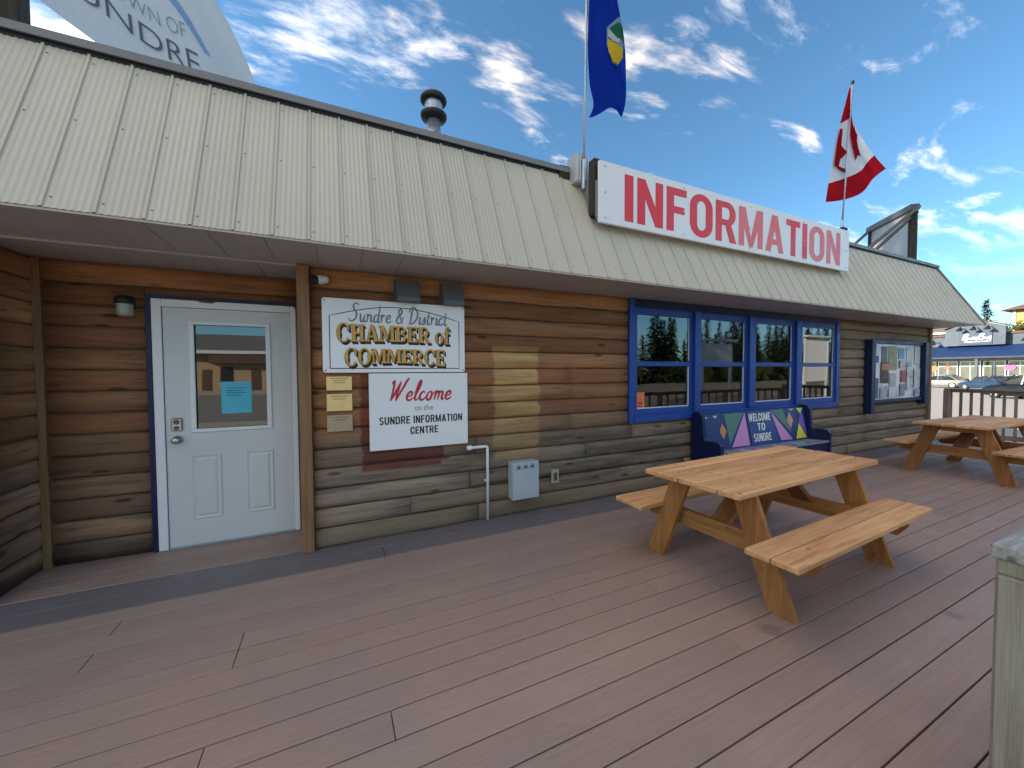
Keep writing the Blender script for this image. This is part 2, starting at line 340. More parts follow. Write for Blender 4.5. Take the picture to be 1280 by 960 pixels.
# flat marks on boards: polygons in board space (u right, v up), each a hair in front of the last
def marks(name, polys, m, parent, mp, step=.00012, lift=.0):
    """polys: lists of (u,v); mp(u,v,h) gives the 3-D point"""
    mb = MB()
    for i, pl in enumerate(polys):
        h = lift+step*i
        mb.add([mp(u, v, h) for u, v in pl], [tuple(range(len(pl)))])
    return mb.build(name, m, parent)
def spline(pts, k=6):
    if len(pts) < 3: return pts
    P_ = [pts[0]]+list(pts)+[pts[-1]]; out = []
    for i in range(1, len(P_)-2):
        a, b, c, d = P_[i-1:i+3]
        for j in range(k):
            t = j/k
            out.append(tuple(.5*(2*b[q]+(c[q]-a[q])*t+(2*a[q]-5*b[q]+4*c[q]-d[q])*t*t+(3*b[q]-a[q]-3*c[q]+d[q])*t**3) for q in (0, 1)))
    out.append(pts[-1]); return out
def ribbon(pts, wd):
    """thick line as quads (list of polys)"""
    out = []; n = len(pts); L = []; Rr = []
    for i, p in enumerate(pts):
        a = pts[max(i-1, 0)]; b = pts[min(i+1, n-1)]; dx, dy = b[0]-a[0], b[1]-a[1]; l = math.hypot(dx, dy) or 1
        ww = wd(i/(n-1)) if callable(wd) else wd
        nx, ny = -dy/l*ww/2, dx/l*ww/2; L.append((p[0]+nx, p[1]+ny)); Rr.append((p[0]-nx, p[1]-ny))
    for i in range(n-1): out.append([Rr[i], Rr[i+1], L[i+1], L[i]])
    return out
_tc = {}
def text_polys(s, bold=0.):
    """glyph outlines of the built-in font as triangles, cap height about 1"""
    key = (s, bold)
    if key in _tc: return _tc[key]
    cu = bpy.data.curves.new('t', 'FONT'); cu.body = s; cu.size = 1; cu.offset = bold; cu.resolution_u = 4; cu.fill_mode = 'FRONT'
    o = bpy.data.objects.new('t', cu); col.objects.link(o)
    dg = bpy.context.evaluated_depsgraph_get(); me = bpy.data.meshes.new_from_object(o.evaluated_get(dg))
    vs = [v.co.copy() for v in me.vertices]; fs = [tuple(p.vertices) for p in me.polygons]
    bpy.data.objects.remove(o); bpy.data.curves.remove(cu); bpy.data.meshes.remove(me)
    xs = [v.x for v in vs]; ys = [v.y for v in vs]
    x0, x1, y0, y1 = min(xs), max(xs), min(ys), max(ys)
    _tc[key] = ([((v.x-x0)/(x1-x0), (v.y-y0)/(y1-y0)) for v in vs], fs); return _tc[key]
def text(name, s, m, parent, mp, u0, u1, v0, v1, bold=0., lift=0., shear=0., cut=None):
    """text stretched into the board rectangle u0..u1, v0..v1"""
    vs, fs = text_polys(s, bold); mb = MB()
    if cut:                                   # subdivide for cloth
        bm = bmesh.new(); bv = [bm.verts.new((a, b, 0)) for a, b in vs]
        for f in fs:
            try: bm.faces.new([bv[i] for i in f])
            except ValueError: pass
        bmesh.ops.triangulate(bm, faces=bm.faces[:])
        bmesh.ops.subdivide_edges(bm, edges=[e for e in bm.edges if e.calc_length() > cut], cuts=3, use_grid_fill=True)
        bm.verts.index_update(); vs = [(v.co.x, v.co.y) for v in bm.verts]; fs = [tuple(v.index for v in f.verts) for f in bm.faces]; bm.free()
    mb.add([mp(u0+(u1-u0)*a+shear*(b*(v1-v0)), v0+(v1-v0)*b, lift) for a, b in vs], fs)
    return mb.build(name, m, parent)
def face_y(x0, y, z0):            # a board facing -Y
    return lambda u, v, h: (x0+u, y-h, z0+v)

# ------------------------------------------------------------------ ground and setting
GZ = -.6
g = MB(); g.add([(-1500, -1500, GZ), (1500, -1500, GZ), (1500, 1500, GZ), (-1500, 1500, GZ)], [(0, 1, 2, 3)]); struct(g.build('ground', MT['ground']))
g = MB(); g.add([(20, -70, GZ+.004), (110, -70, GZ+.004), (110, 80, GZ+.004), (20, 80, GZ+.004)], [(0, 1, 2, 3)]); struct(g.build('parking_lot', MT['conc']))
g = MB(); g.add([(-60, -38, GZ+.010), (140, -38, GZ+.010), (140, -12, GZ+.010), (-60, -12, GZ+.010)], [(0, 1, 2, 3)]); struct(g.build('road', MT['asphalt']))
# deck
deck = struct(MB().box(-9, 12.3, .15, 4.25, -.22, -.045).box(-9, 1.95, -3., .145, -.22, -.045).build('deck', MT['darkwood']))
PW, GAP = .150, .0065
def board(x0, x1, y0, y1, m=MT['deck']):
    key = (round(x1-x0, 3), round(y1-y0, 3), m.name)
    if key not in _bm:
        _bm[key] = MB().box(0, x1-x0, 0, y1-y0, -.028, 0, .0018).mesh('board', m)
    o = place('board', _bm[key], deck, (x0, y0, random.uniform(-.0012, .0012))); return o
_bm = {}
rb = random.Random(3)
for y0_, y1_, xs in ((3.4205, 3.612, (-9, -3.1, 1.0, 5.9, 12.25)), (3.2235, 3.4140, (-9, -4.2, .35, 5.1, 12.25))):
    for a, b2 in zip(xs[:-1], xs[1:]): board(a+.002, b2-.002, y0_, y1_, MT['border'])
y = 3.2165; k = 0
while y-PW > -3:
    x1 = 12.25 if y-PW > .2 else 1.92
    x = -9+rb.choice([0., 1.2, 2.4, 3.1]) ; xs = [-9] if x < -8.9 else [-9, x]
    while xs[-1] < x1-5.5: xs.append(xs[-1]+rb.choice([4.88, 6.1, 5.4]))
    xs.append(x1)
    for a, b2 in zip(xs[:-1], xs[1:]): board(a+.002, b2-.002, y-PW+GAP, y)
    y -= PW; k += 1
for i in range(4): board(-2.07, -.27, 3.6195+i*.1385, 3.6195+i*.1385+.1345)

# ------------------------------------------------------------------ the log building
YF, YW, YA = 3.580, 3.62, 4.17          # log faces, wall plane, wall behind the entrance recess
CH = 2.39/14
bld = thing('log_building', 'brown log information building with pale metal mansard roof beside the deck', 'building', (0, 3.62, 0))
BO = Vector((0, 3.62, 0))
def Bp(name, m, x0, x1, y0, y1, z0, z1, bev=0., parent=None): return MB().box(x0, x1, y0, y1, z0, z1, bev).build(name, m, parent or bld, loc=(0, 0, 0) if parent else -BO)
W_ = MT['room']
Bp('wall', W_, -10, -2.085, YW+.003, YW+.12, -.3, 2.40); Bp('wall', W_, -.255, 3.235, YW+.003, YW+.12, -.3, 2.40)
Bp('wall', W_, 3.237, 7.93, YW+.003, YW+.12, -.3, .86); Bp('wall', W_, 7.932, 11.5, YW+.003, YW+.12, -.3, 2.40)
Bp('wall', W_, -2.2, -.15, YA+.003, YA+.1, -.3, 2.40); Bp('wall', W_, -2.2, -2.085, YW+.125, YA, -.3, 2.40); Bp('wall', W_, -.255, -.15, YW+.125, YA, -.3, 2.40)
Bp('wall', W_, 11.4, 11.5, YW+.125, 11., -.6, 2.40); Bp('wall', W_, -10, -9.9, YW+.125, 11, -.6, 2.40); Bp('wall', W_, -9.89, 11.39, 10.9, 11., -.6, 2.40)
Bp('partition', W_, -9.8, 11.35, 7.2, 7.3, 0, 2.39); Bp('interior_floor', W_, -9.8, 11.35, 4.3, 7.19, -.1, .0)
# log siding: one log per course and run
def logmesh(L, axis, hz=CH):
    key = (round(L, 3), axis)
    if key in _lm: return _lm[key]
    prof = []
    n = 9
    for i in range(n+1):
        a = -math.pi/2+math.pi*i/n
        prof.append((-.040*max(0, math.cos(a))**.70, hz/2+(hz/2-.0015)*math.sin(a)))
    prof = [(.0, .0015)]+prof[1:-1]+[(.0, hz-.0015)]
    mb = MB()
    nseg = max(2, int(L/.22)); vs = []
    for j in range(nseg+1):
        t = L*j/nseg; jit = 1+.16*math.sin(j*1.7+L*5)+.08*math.sin(j*4.3+L*11); zj = .0022*math.sin(j*1.3+L*3)
        for (d, z) in prof: vs.append((t, d*jit, z+zj*(1 if 0 < z-.002 < hz-.005 else 0)) if axis == 0 else (-d*jit, t, z))
    m = len(prof); fs = []
    for j in range(nseg):
        for i in range(m):
            q = (j*m+i, (j+1)*m+i, (j+1)*m+(i+1) % m, j*m+(i+1) % m); fs.append(q if axis == 0 else q[::-1])
    fs += [tuple(range(m)), tuple(nseg*m+i for i in range(m-1, -1, -1))]
    mb.add(vs, fs); me = mb.mesh('log', MT['log'])
    me.polygons.foreach_set('use_smooth', [len(p.vertices) == 4 for p in me.polygons]); _lm[key] = me; return me
_lm = {}
def logrun(x0, x1, k, y=YW, m=None, axis=0, xfix=0):
    L = x1-x0
    me = logmesh(L, axis)
    if m is not None:
        me = me.copy(); me.materials.clear(); me.materials.append(m)
    loc = (x0, y-3.62, k*CH) if axis == 0 else (xfix, x0-3.62, k*CH)
    o = place('log', me, bld, loc); o.color = (((k*7+3) % 14)/14*.88+.02, 0, 0, 1); return o
rl = random.Random(11)
for k in range(14):
    if k >= 5:
        j = rl.choice([None, None, 1.6, 2.4, .9]) if k < 9 else None
        ends = [-.172] + ([j] if j else []) + [3.232]
        for a, b2 in zip(ends[:-1], ends[1:]): logrun(a+.001, b2-.001, k)
        logrun(7.935, 11.45, k)
    else:
        ends = [-.172]+[[1.30, 4.9, 8.3], [.62, 4.2, 8.9], [1.21, 5.4], [2.6, 6.8], [1.28, 3.3, 7.93]][k]+[11.45]
        for a, b2 in zip(ends[:-1], ends[1:]): logrun(a+.0015, b2-.0015, k)
    logrun(-1.998, -1.405 if k <= 12 else -.285, k, YA, MT['log_sh'])
    if k == 12: logrun(-1.403, -.285, k, YA, MT['log_sh'])
    logrun(3.60, YA-.001, k, 0, MT['log_y'], 1, -2.085)
    logrun(-6., -2.09, k)
    logrun(YW+.004, 10.9, k, 0, MT['log'], 1, 11.502)
Bp('corner_post', MT['trimw'], -.268, -.176, 3.545, 3.66, 0.001, 2.388, .004)
Bp('corner_post', MT['trimw'], -2.048, -2.0, YA-.055, YA-.002, 0.001, 2.388, .003)
Bp('corner_post', MT['trimw'], 11.452, 11.545, 3.55, 3.615, .001, 2.388, .004)
# soffit, recess ceiling
SZ = 2.392
sm = MB().box(0, .302, 2.945, 3.60, SZ, SZ+.012, .003).mesh('soffit_panel', MT['soffit'])
x = -6.2
while x < 11.55:
    place('soffit_panel', sm, bld, (x, -3.62, 0)); x += .305
sm2 = MB().box(0, .302, 0, .57, SZ+.002, SZ+.014, .003).mesh('soffit_panel', MT['soffit'])
for i in range(6): place('soffit_panel', sm2, bld, (-2.08+i*.305, 3.602-3.62, 0))
Bp('soffit_panel', MT['soffit'], 11.56, 11.89, 3.61, 11, SZ, SZ+.012)
Bp('soffit_trim', MT['soffit'], -2.08, -.268, 3.585, 3.60, SZ-.016, SZ-.001)
ceil = Bp('interior_ceiling', W_, -9.8, 11.4, 4.3, 10.9, SZ+.02, SZ+.05)
# mansard roof
XE, YE, ZE, S_, ZT = 11.9, 2.93, 2.398, .55, 3.60
SL = math.hypot(S_, ZT-ZE); ns = (Vector((0, -(ZT-ZE), S_))/SL)
PWR = .2115
def roof_section():
    pr = [(0, .0), (.001, .012), (.015, .011), (.0165, .0)]
    for i in range(1, 25):
        xx = .021+(PWR-.0215)*i/24; pr.append((xx, .0030*(1-math.cos(2*math.pi*i/4))))
    return pr
def roof_mesh(x0, clip=False):
    mb = MB(); pr = roof_section(); vs = []
    for (xx, h) in pr:
        tmax = 1.
        if clip: tmax = max(0.001, min(1., (XE-(x0+xx))/S_))
        for t in (0, tmax):
            p = Vector((xx, YE+S_*t, ZE+(ZT-ZE)*t))+ns*h
            vs.append(p)
    n = len(pr); fs = [(2*i, 2*i+2, 2*i+3, 2*i+1) for i in range(n-1)]
    mb.add(vs, fs); me = mb.mesh('roof_panel', MT['roof'])
    me.polygons.foreach_set('use_smooth', [i > 2 for i in range(len(me.polygons))]); return me
rm = roof_mesh(0)
scr = MB()
for t in (.055, .30+.22, .965-.04):
    p = Vector((.037, YE+S_*t, ZE+(ZT-ZE)*t)); ax = Vector((1, 0, 0)); bx = ns.cross(ax)
    for h0, r0 in ((.0, .008), (.004, .008)): pass
    ring = [[p+ns*h+(ax*math.cos(a*math.pi/4)+bx*math.sin(a*math.pi/4))*r_ for a in range(8)] for h, r_ in ((.0, .0085), (.003, .0085), (.003, .005), (.008, .0045))]
    vs = [v for q in ring for v in q]; fs = [(i*8+a, i*8+(a+1) % 8, (i+1)*8+(a+1) % 8, (i+1)*8+a) for i in range(3) for a in range(8)]+[tuple(24+a for a in range(8))]
    scr.add(vs, fs)
scm = scr.mesh('screws', MT['screw'])
x = -.571-PWR*36
while x < XE-.02:
    clip = x+PWR > XE-S_
    o = place('roof_panel', roof_mesh(x, True) if clip else rm, bld, (x, -3.62, 0))
    if not clip: place('screws', scm, o)
    x += PWR
mb = MB(); mb.add([(XE, YE, ZE), (XE, 11.5, ZE), (XE-S_, 11.5, ZT), (XE-S_, YE+S_, ZT)], [(0, 1, 2, 3)]); mb.build('roof_end', MT['roof'], bld, loc=-BO)
# hip cap follows the hip edge
hp0, hp1 = Vector((XE+.005, YE-.01, ZE)), Vector((XE-S_, YE+S_-.005, ZT+.03)); MB().tube([hp0, hp1], .022, 6).build('hip_cap', MT['flash'], bld, loc=-BO)
Bp('roof_deck', MT['flash'], -10, XE-S_-.01, YE+S_+.02, 11.4, ZT-.10, ZT-.04)
mb = MB().prism([(3.445, 3.612), (3.437, 3.606), (3.432, 3.655), (3.46, 3.662), (3.66, 3.664), (3.66, 3.612)], 'x', -8.5, 2.33); mb.build('cap_flashing', MT['flash'], bld, loc=-BO)
mb = MB().prism([(3.445, 3.612), (3.437, 3.606), (3.432, 3.655), (3.46, 3.662), (3.66, 3.664), (3.66, 3.612)], 'x', 2.335, XE-S_+.05); mb.build('cap_flashing', MT['flash'], bld, loc=-BO)
Bp('cap_shade_strip', MT['black'], -8.5, XE-S_+.01, 3.462, 3.62, 3.578, 3.611)  # black strip standing in for the shadow under the cap flashing
Bp('drip_edge', MT['roof'], -8.2, XE, 2.936, 2.943, 2.386, 2.402)

# ------------------------------------------------------------------ door
dr = Bp('door', MT['door'], -1.300, -1.106, YA-.028, YA-.001, .012, 2.063, 0)
m = MB(); Y0_, Y1_ = YA-.028, YA+.012
m.box(-1.300, -1.106, Y0_, Y1_, .012, 2.063).box(-.553, -.372, Y0_, Y1_, .012, 2.063).box(-1.106, -.553, Y0_, Y1_, 1.939, 2.063).box(-1.106, -.553, Y0_, Y1_, .012, 1.010)
dr.data = m.mesh('door', MT['door']); 
def dpart(name, m_, x0, x1, y0, y1, z0, z1, bev=0.): return MB().box(x0, x1, y0, y1, z0, z1, bev).build(name, m_, dr)
t_ = MB()
for a in ((-1.128, -.531, 1.925, 1.957), (-1.128, -.531, .992, 1.024)): t_.box(a[0], a[1], YA-.043, YA-.026, a[2], a[3], .004)
for a in ((-1.128, -1.090), (-.569, -.531)): t_.box(a[0], a[1], YA-.0425, YA-.026, 1.0245, 1.9245, .004)
t_.build('glass_trim', MT['white'], dr)
dpart('glass_pane', MT['dglass'], -1.106, -.553, YA-.014, YA-.009, 1.010, 1.939)
for px0, px1 in ((-1.135, -.92), (-.745, -.525)):          # raised panels with a moulded border
    mb = MB(); z0, z1 = .23, .80
    for i, (ins, h) in enumerate(((0, .0), (.012, .009), (.03, .002), (.05, .010))): pass
    rings = [[(px0+i, YA-.028-h, z0+i), (px1-i, YA-.028-h, z0+i), (px1-i, YA-.028-h, z1-i), (px0+i, YA-.028-h, z1-i)] for i, h in ((0, .0005), (.010, .009), (.028, .0015), (.05, .011))]
    mb.add([v for r_ in rings for v in r_], [(4*i+j, 4*i+(j+1) % 4, 4*i+4+(j+1) % 4, 4*i+4+j) for i in range(3) for j in range(4)]+[(12, 13, 14, 15)])
    mb.build('raised_panel', MT['door'], dr)
mb = MB().box(-1.262, -1.186, YA-.048, YA-.029, 1.015, 1.125, .008)
lk = mb.build('keypad_lock', MT['chrome'], dr)
mb = MB()
Ry = Matrix.Rotation(R(90), 4, 'X')
def discy(mb, x, z, y0, y1, r_, n=18): mb.tube([(x, y0, z), (x, y1, z)], r_, n)
mb = MB(); discy(mb, -1.224, 1.042, YA-.062, YA-.0485, .016); discy(mb, -1.224, 1.092, YA-.052, YA-.0485, .022); mb.build('lock_buttons', MT['grey'], dr)
mb = MB(); mb.tube([(-1.224, YA-.029, .938), (-1.224, YA-.038, .938), (-1.224, YA-.04, .938), (-1.224, YA-.062, .938), (-1.224, YA-.072, .938), (-1.224, YA-.092, .938), (-1.224, YA-.100, .938)], [.036, .034, .014, .013, .026, .029, .016], 18)
mb.build('door_knob', MT['chrome'], dr, True)
for z in (.25, 1.05, 1.82): dpart('hinge', MT['lgrey'], -.374, -.364, YA-.040, YA-.026, z, z+.10)
fr = MB(); fr.box(-1.368, -1.304, YA-.045, YA+.03, 0.002, 2.130, .003).box(-.368, -.322, YA-.045, YA+.03, .002, 2.130, .003).box(-1.3035, -.3685, YA-.044, YA+.03, 2.067, 2.1295, .003)
fr.build('door_frame', MT['white'], bld, loc=-BO)
Bp('threshold', MT['galv'], -1.303, -.369, YA-.06, YA+.0, .002, .012)
Bp('door_trim', MT['navy'], -1.402, -1.3695, YA-.05, YA-.001, .002, 2.16); Bp('door_trim', MT['navy'], -1.3685, -.29, YA-.05, YA-.001, 2.1315, 2.16)
dpart('weather_strip', MT['black'], -1.3035, -1.3005, YA-.03, YA-.002, .012, 2.063)

# ------------------------------------------------------------------ windows (four double-hung units)
Bp('window_trim', MT['blue'], 3.236, 3.318, YF-.02, YW+.06, .872, 2.388, .004); Bp('window_trim', MT['blue'], 7.83, 7.928, YF-.02, YW+.06, .872, 2.388, .004)
Bp('window_trim', MT['navy'], 3.3185, 7.8295, YF-.012, YW+.06, 2.288, 2.388, .004)
Bp('window_sill', MT['blue'], 3.3185, 7.8295, YF-.03, YW+.06, .872, .962, .006)
panes = [(3.3185, 4.335), (4.445, 5.465), (5.60, 6.625), (6.765, 7.8295)]
for i, (a, b2) in enumerate(panes):
    if i: Bp('mullion', MT['blue'], panes[i-1][1]+.0005, a-.0005, YF-.045, YW+.06, .9625, 2.2875, .004)
    y0, y1 = YF+.0, YW+.05
    f = MB().box(a+.0006, a+.052, y0, y1, .963, 2.287).box(b2-.052, b2-.0006, y0, y1, .963, 2.287).box(a+.0525, b2-.0525, y0, y1, 2.205, 2.287).box(a+.0525, b2-.0525, y0, y1, .963, 1.035)
    wf = f.build('window', MT['blue'], bld, loc=-BO)
    MB().box(a+.053, b2-.053, y0-.004, y1-.004, 1.565, 1.625, .004).build('meeting_rail', MT['blue'], wf)
    MB().box(a+.053, b2-.053, y0+.022, y0+.027, 1.626, 2.204).build('pane', MT['glass'], wf)
    MB().box(a+.053, b2-.053, y0+.030, y0+.035, 1.036, 1.564).build('pane', MT['glass'], wf)
    b3 = MB().box(b2-.064, b2-.053, y0+.012, y0+.021, 1.637, 2.204).box(b2-.064, b2-.053, y0+.012, y0+.028, 1.05, 1.564).box(a+.053, b2-.0645, y0+.010, y0+.0285, 1.0355, 1.049)
    b3.build('glazing_bead', MT['vinyl'], wf)

# ------------------------------------------------------------------ things fixed to the log wall
def sans(ch, w=.30):
    """bold grotesque capital as polygons in a cell of height 1; returns advance and polygons"""
    t = .19
    def rc(x0, x1, y0, y1): return [(x0, y0), (x1, y0), (x1, y1), (x0, y1)]
    def arc(cx, cy, rx, ry, a0, a1, wx=.20, wy=.165, n=14):
        o = []
        for i in range(n):
            a, b = R(a0+(a1-a0)*i/n), R(a0+(a1-a0)*(i+1)/n)
            o.append([(cx+rx*math.cos(a), cy+ry*math.sin(a)), (cx+rx*math.cos(b), cy+ry*math.sin(b)), (cx+(rx-wx)*math.cos(b), cy+(ry-wy)*math.sin(b)), (cx+(rx-wx)*math.cos(a), cy+(ry-wy)*math.sin(a))])
        return o
    G = {
     'I': (.20, [rc(0, .20, 0, 1)]),
     'N': (.62, [rc(0, .19, 0, 1), rc(.43, .62, 0, 1), [(.0, 1), (.19, 1), (.62, 0), (.43, 0)]]),
     'F': (.52, [rc(0, .19, 0, 1), rc(.18, .52, .83, 1), rc(.18, .47, .42, .585)]),
     'E': (.52, [rc(0, .19, 0, 1), rc(.18, .52, .83, 1), rc(.18, .47, .42, .585), rc(.18, .52, 0, .17)]),
     'L': (.50, [rc(0, .19, 0, 1), rc(.18, .50, 0, .17)]),
     'T': (.54, [rc(.175, .365, 0, .84), rc(0, .54, .83, 1)]),
     'O': (.64, arc(.32, .70, .32, .315, 0, 180)+arc(.32, .30, .32, .315, 180, 360)+[rc(0, .20, .29, .71), rc(.44, .64, .29, .71)]),
     'C': (.60, arc(.31, .70, .31, .315, 0, 180)+arc(.31, .30, .31, .315, 180, 360)+[rc(0, .20, .29, .71), rc(.42, .62, .62, .71), rc(.42, .62, .29, .38)]),
     'U': (.62, arc(.31, .30, .31, .315, 180, 360)+[rc(0, .20, .29, 1), rc(.42, .62, .29, 1)]),
     'D': (.62, [rc(0, .19, 0, 1), rc(.18, .34, .84, 1), rc(.18, .34, 0, .16), rc(.42, .62, .30, .70)]+arc(.33, .70, .29, .30, 0, 90)+arc(.33, .30, .29, .30, -90, 0)),
     'R': (.62, [rc(0, .19, 0, 1), rc(.18, .36, .85, 1), rc(.18, .36, .41, .56), [(.27, .46), (.46, .47), (.64, 0), (.43, 0)]]+arc(.35, .705, .26, .295, -90, 90, .19, .15)),
     'M': (.80, [rc(0, .18, 0, 1), rc(.62, .80, 0, 1), [(.0, 1), (.22, 1), (.46, .0), (.34, .0)], [(.34, 0), (.46, 0), (.80, 1), (.58, 1)]]),
     'A': (.66, [[(0, 0), (.19, 0), (.42, 1), (.23, 1)], [(.24, 1), (.43, 1), (.66, 0), (.47, 0)], rc(.15, .51, .20, .35)]),
     'S': (.58, arc(.29, .72, .28, .29, 20, 270, .19, .15, 16)+arc(.29, .28, .29, .29, 90, -160, .19, .15, 16)),
     'W': (.96, [[(0, 1), (.18, 1), (.33, 0), (.18, 0)], [(.18, 0), (.33, 0), (.57, 1), (.42, 1)], [(.40, 1), (.55, 1), (.78, 0), (.63, 0)], [(.63, 0), (.78, 0), (.96, 1), (.78, 1)]]),
     ' ': (.26, [])}
    return G[ch]
def sans_word(name, s, mat, parent, mp, u0, u1, v0, v1, lift=.0006, gap=.12, fat=0.):
    """one mesh per letter; mat may be a function of the letter index"""
    tot = sum(sans(c)[0] for c in s)+gap*(len(s)-1); k = (u1-u0)/tot; x = 0
    for i, c in enumerate(s):
        a, ps = sans(c)
        if ps: marks(name, [[(u0+(x+px0)*k, v0+(v1-v0)*py0) for px0, py0 in p] for p in ps], mat(i) if callable(mat) else mat, parent, mp, .00003, lift)
        x += a+gap
# chamber board
cb = thing('sign_board', 'white arched-border sign with gold shaded letters above the welcome board', 'sign', (-.086, 3.568, 1.505))
CW, CHh = 1.236, .628
mb = MB()
rr = .02; poly = []
for cx_, cz_, a0 in ((CW-rr, CHh-rr, 0), (rr, CHh-rr, 90), (rr, rr, 180), (CW-rr, rr, 270)):
    for q in range(4): a = R(a0+30*q); poly.append((cx_+rr*math.cos(a), cz_+rr*math.sin(a)))
mb.prism(poly, 'y', -.022, .008); mb.build('panel', MT['signw'], cb)
fc = lambda u, v, h: (u, -.0225-h, v)
arch = [(.055, .035), (.055, .48)]+[(.055+1.125*i/14, .48+.10*math.sin(math.pi*i/14)) for i in range(1, 14)]+[(1.18, .48), (1.18, .035), (.055, .035)]
marks('border_line', ribbon(arch, .007), MT['ink'], cb, fc, lift=.0003)
# script alphabet: strokes in a unit cell (x advance, strokes)
SCR = {
 'S': (.62, [[(.52, .93), (.46, 1.02), (.30, 1.03), (.20, .88), (.30, .68), (.44, .48), (.42, .22), (.24, .06), (.06, .10), (.02, .22)]]),
 'u': (.42, [[(.02, .40), (.07, .45), (.08, .20), (.14, .04), (.24, .08), (.31, .44)], [(.31, .44), (.30, .14), (.36, .03), (.43, .10)]]),
 'n': (.42, [[(.03, .40), (.08, .44), (.08, .02)], [(.08, .28), (.20, .44), (.29, .36), (.30, .12), (.35, .03), (.43, .10)]]),
 'd': (.44, [[(.32, .38), (.20, .45), (.08, .34), (.06, .14), (.15, .03), (.27, .12), (.33, .40)], [(.37, 1.0), (.33, .40), (.32, .10), (.38, .03), (.45, .10)]]),
 'r': (.33, [[(.02, .38), (.08, .44), (.09, .02)], [(.09, .26), (.18, .43), (.28, .42)]]),
 'e': (.38, [[(.06, .22), (.24, .26), (.29, .38), (.19, .46), (.08, .34), (.07, .14), (.17, .03), (.30, .08), (.37, .16)]]),
 '&': (.58, [[(.50, .42), (.36, .10), (.18, .03), (.07, .18), (.16, .40), (.34, .62), (.32, .82), (.20, .84), (.16, .66), (.30, .34), (.50, .04)]]),
 'D': (.66, [[(.20, .96), (.17, .50), (.14, .05)], [(.02, .06), (.16, .03), (.36, .10), (.54, .36), (.56, .68), (.40, .94), (.18, .99), (.03, .84), (.02, .70)]]),
 'i': (.22, [[(.04, .36), (.10, .44), (.09, .12), (.14, .03), (.22, .10)], [(.10, .60), (.12, .66)]]),
 's': (.32, [[(.03, .10), (.14, .30), (.18, .46), (.24, .26), (.22, .08), (.10, .03), (.02, .08)]]),
 't': (.28, [[(.12, .80), (.10, .30), (.12, .06), (.20, .03), (.28, .12)], [(.01, .50), (.25, .52)]]),
 'c': (.36, [[(.28, .38), (.20, .46), (.08, .36), (.06, .14), (.16, .03), (.28, .08), (.36, .18)]]),
 'W': (1.05, [[(.02, .84), (.12, 1.0), (.17, .70), (.16, .03)], [(.16, .03), (.34, .46), (.53, .98)], [(.53, .98), (.46, .40), (.47, .03)], [(.47, .03), (.70, .60), (.90, 1.05), (1.0, 1.10)]]),
 'l': (.28, [[(.03, .12), (.18, .50), (.25, .90), (.19, 1.0), (.11, .70), (.09, .20), (.15, .03), (.28, .14)]]),
 'o': (.40, [[(.22, .45), (.09, .38), (.06, .14), (.16, .02), (.28, .12), (.29, .36), (.22, .45), (.28, .36), (.41, .36)]]),
 'm': (.60, [[(.03, .38), (.09, .44), (.08, .02)], [(.08, .28), (.20, .45), (.27, .36), (.26, .02)], [(.26, .28), (.38, .45), (.46, .36), (.46, .12), (.51, .03), (.60, .10)]]),
 ' ': (.26, [])}
def script(s, u0, u1, v0, hh, wd, shear=0.):
    tot = sum(SCR[c][0] for c in s); k = (u1-u0)/tot; out = []; x = 0
    for c in s:
        adv, st = SCR[c]
        for q in st:
            pts = spline([(u0+(x+a)*k+shear*b*hh, v0+b*hh) for a, b in q], 5)
            out += ribbon(pts, (lambda t: wd*(.55+.6*math.sin(math.pi*min(1, max(0, t))))))
        x += adv
    return out
marks('script_lettering', script('Sundre & District', .20, 1.06, .435, .155, .0125, .12), MT['inkg'], cb, fc, step=.00001, lift=.001)
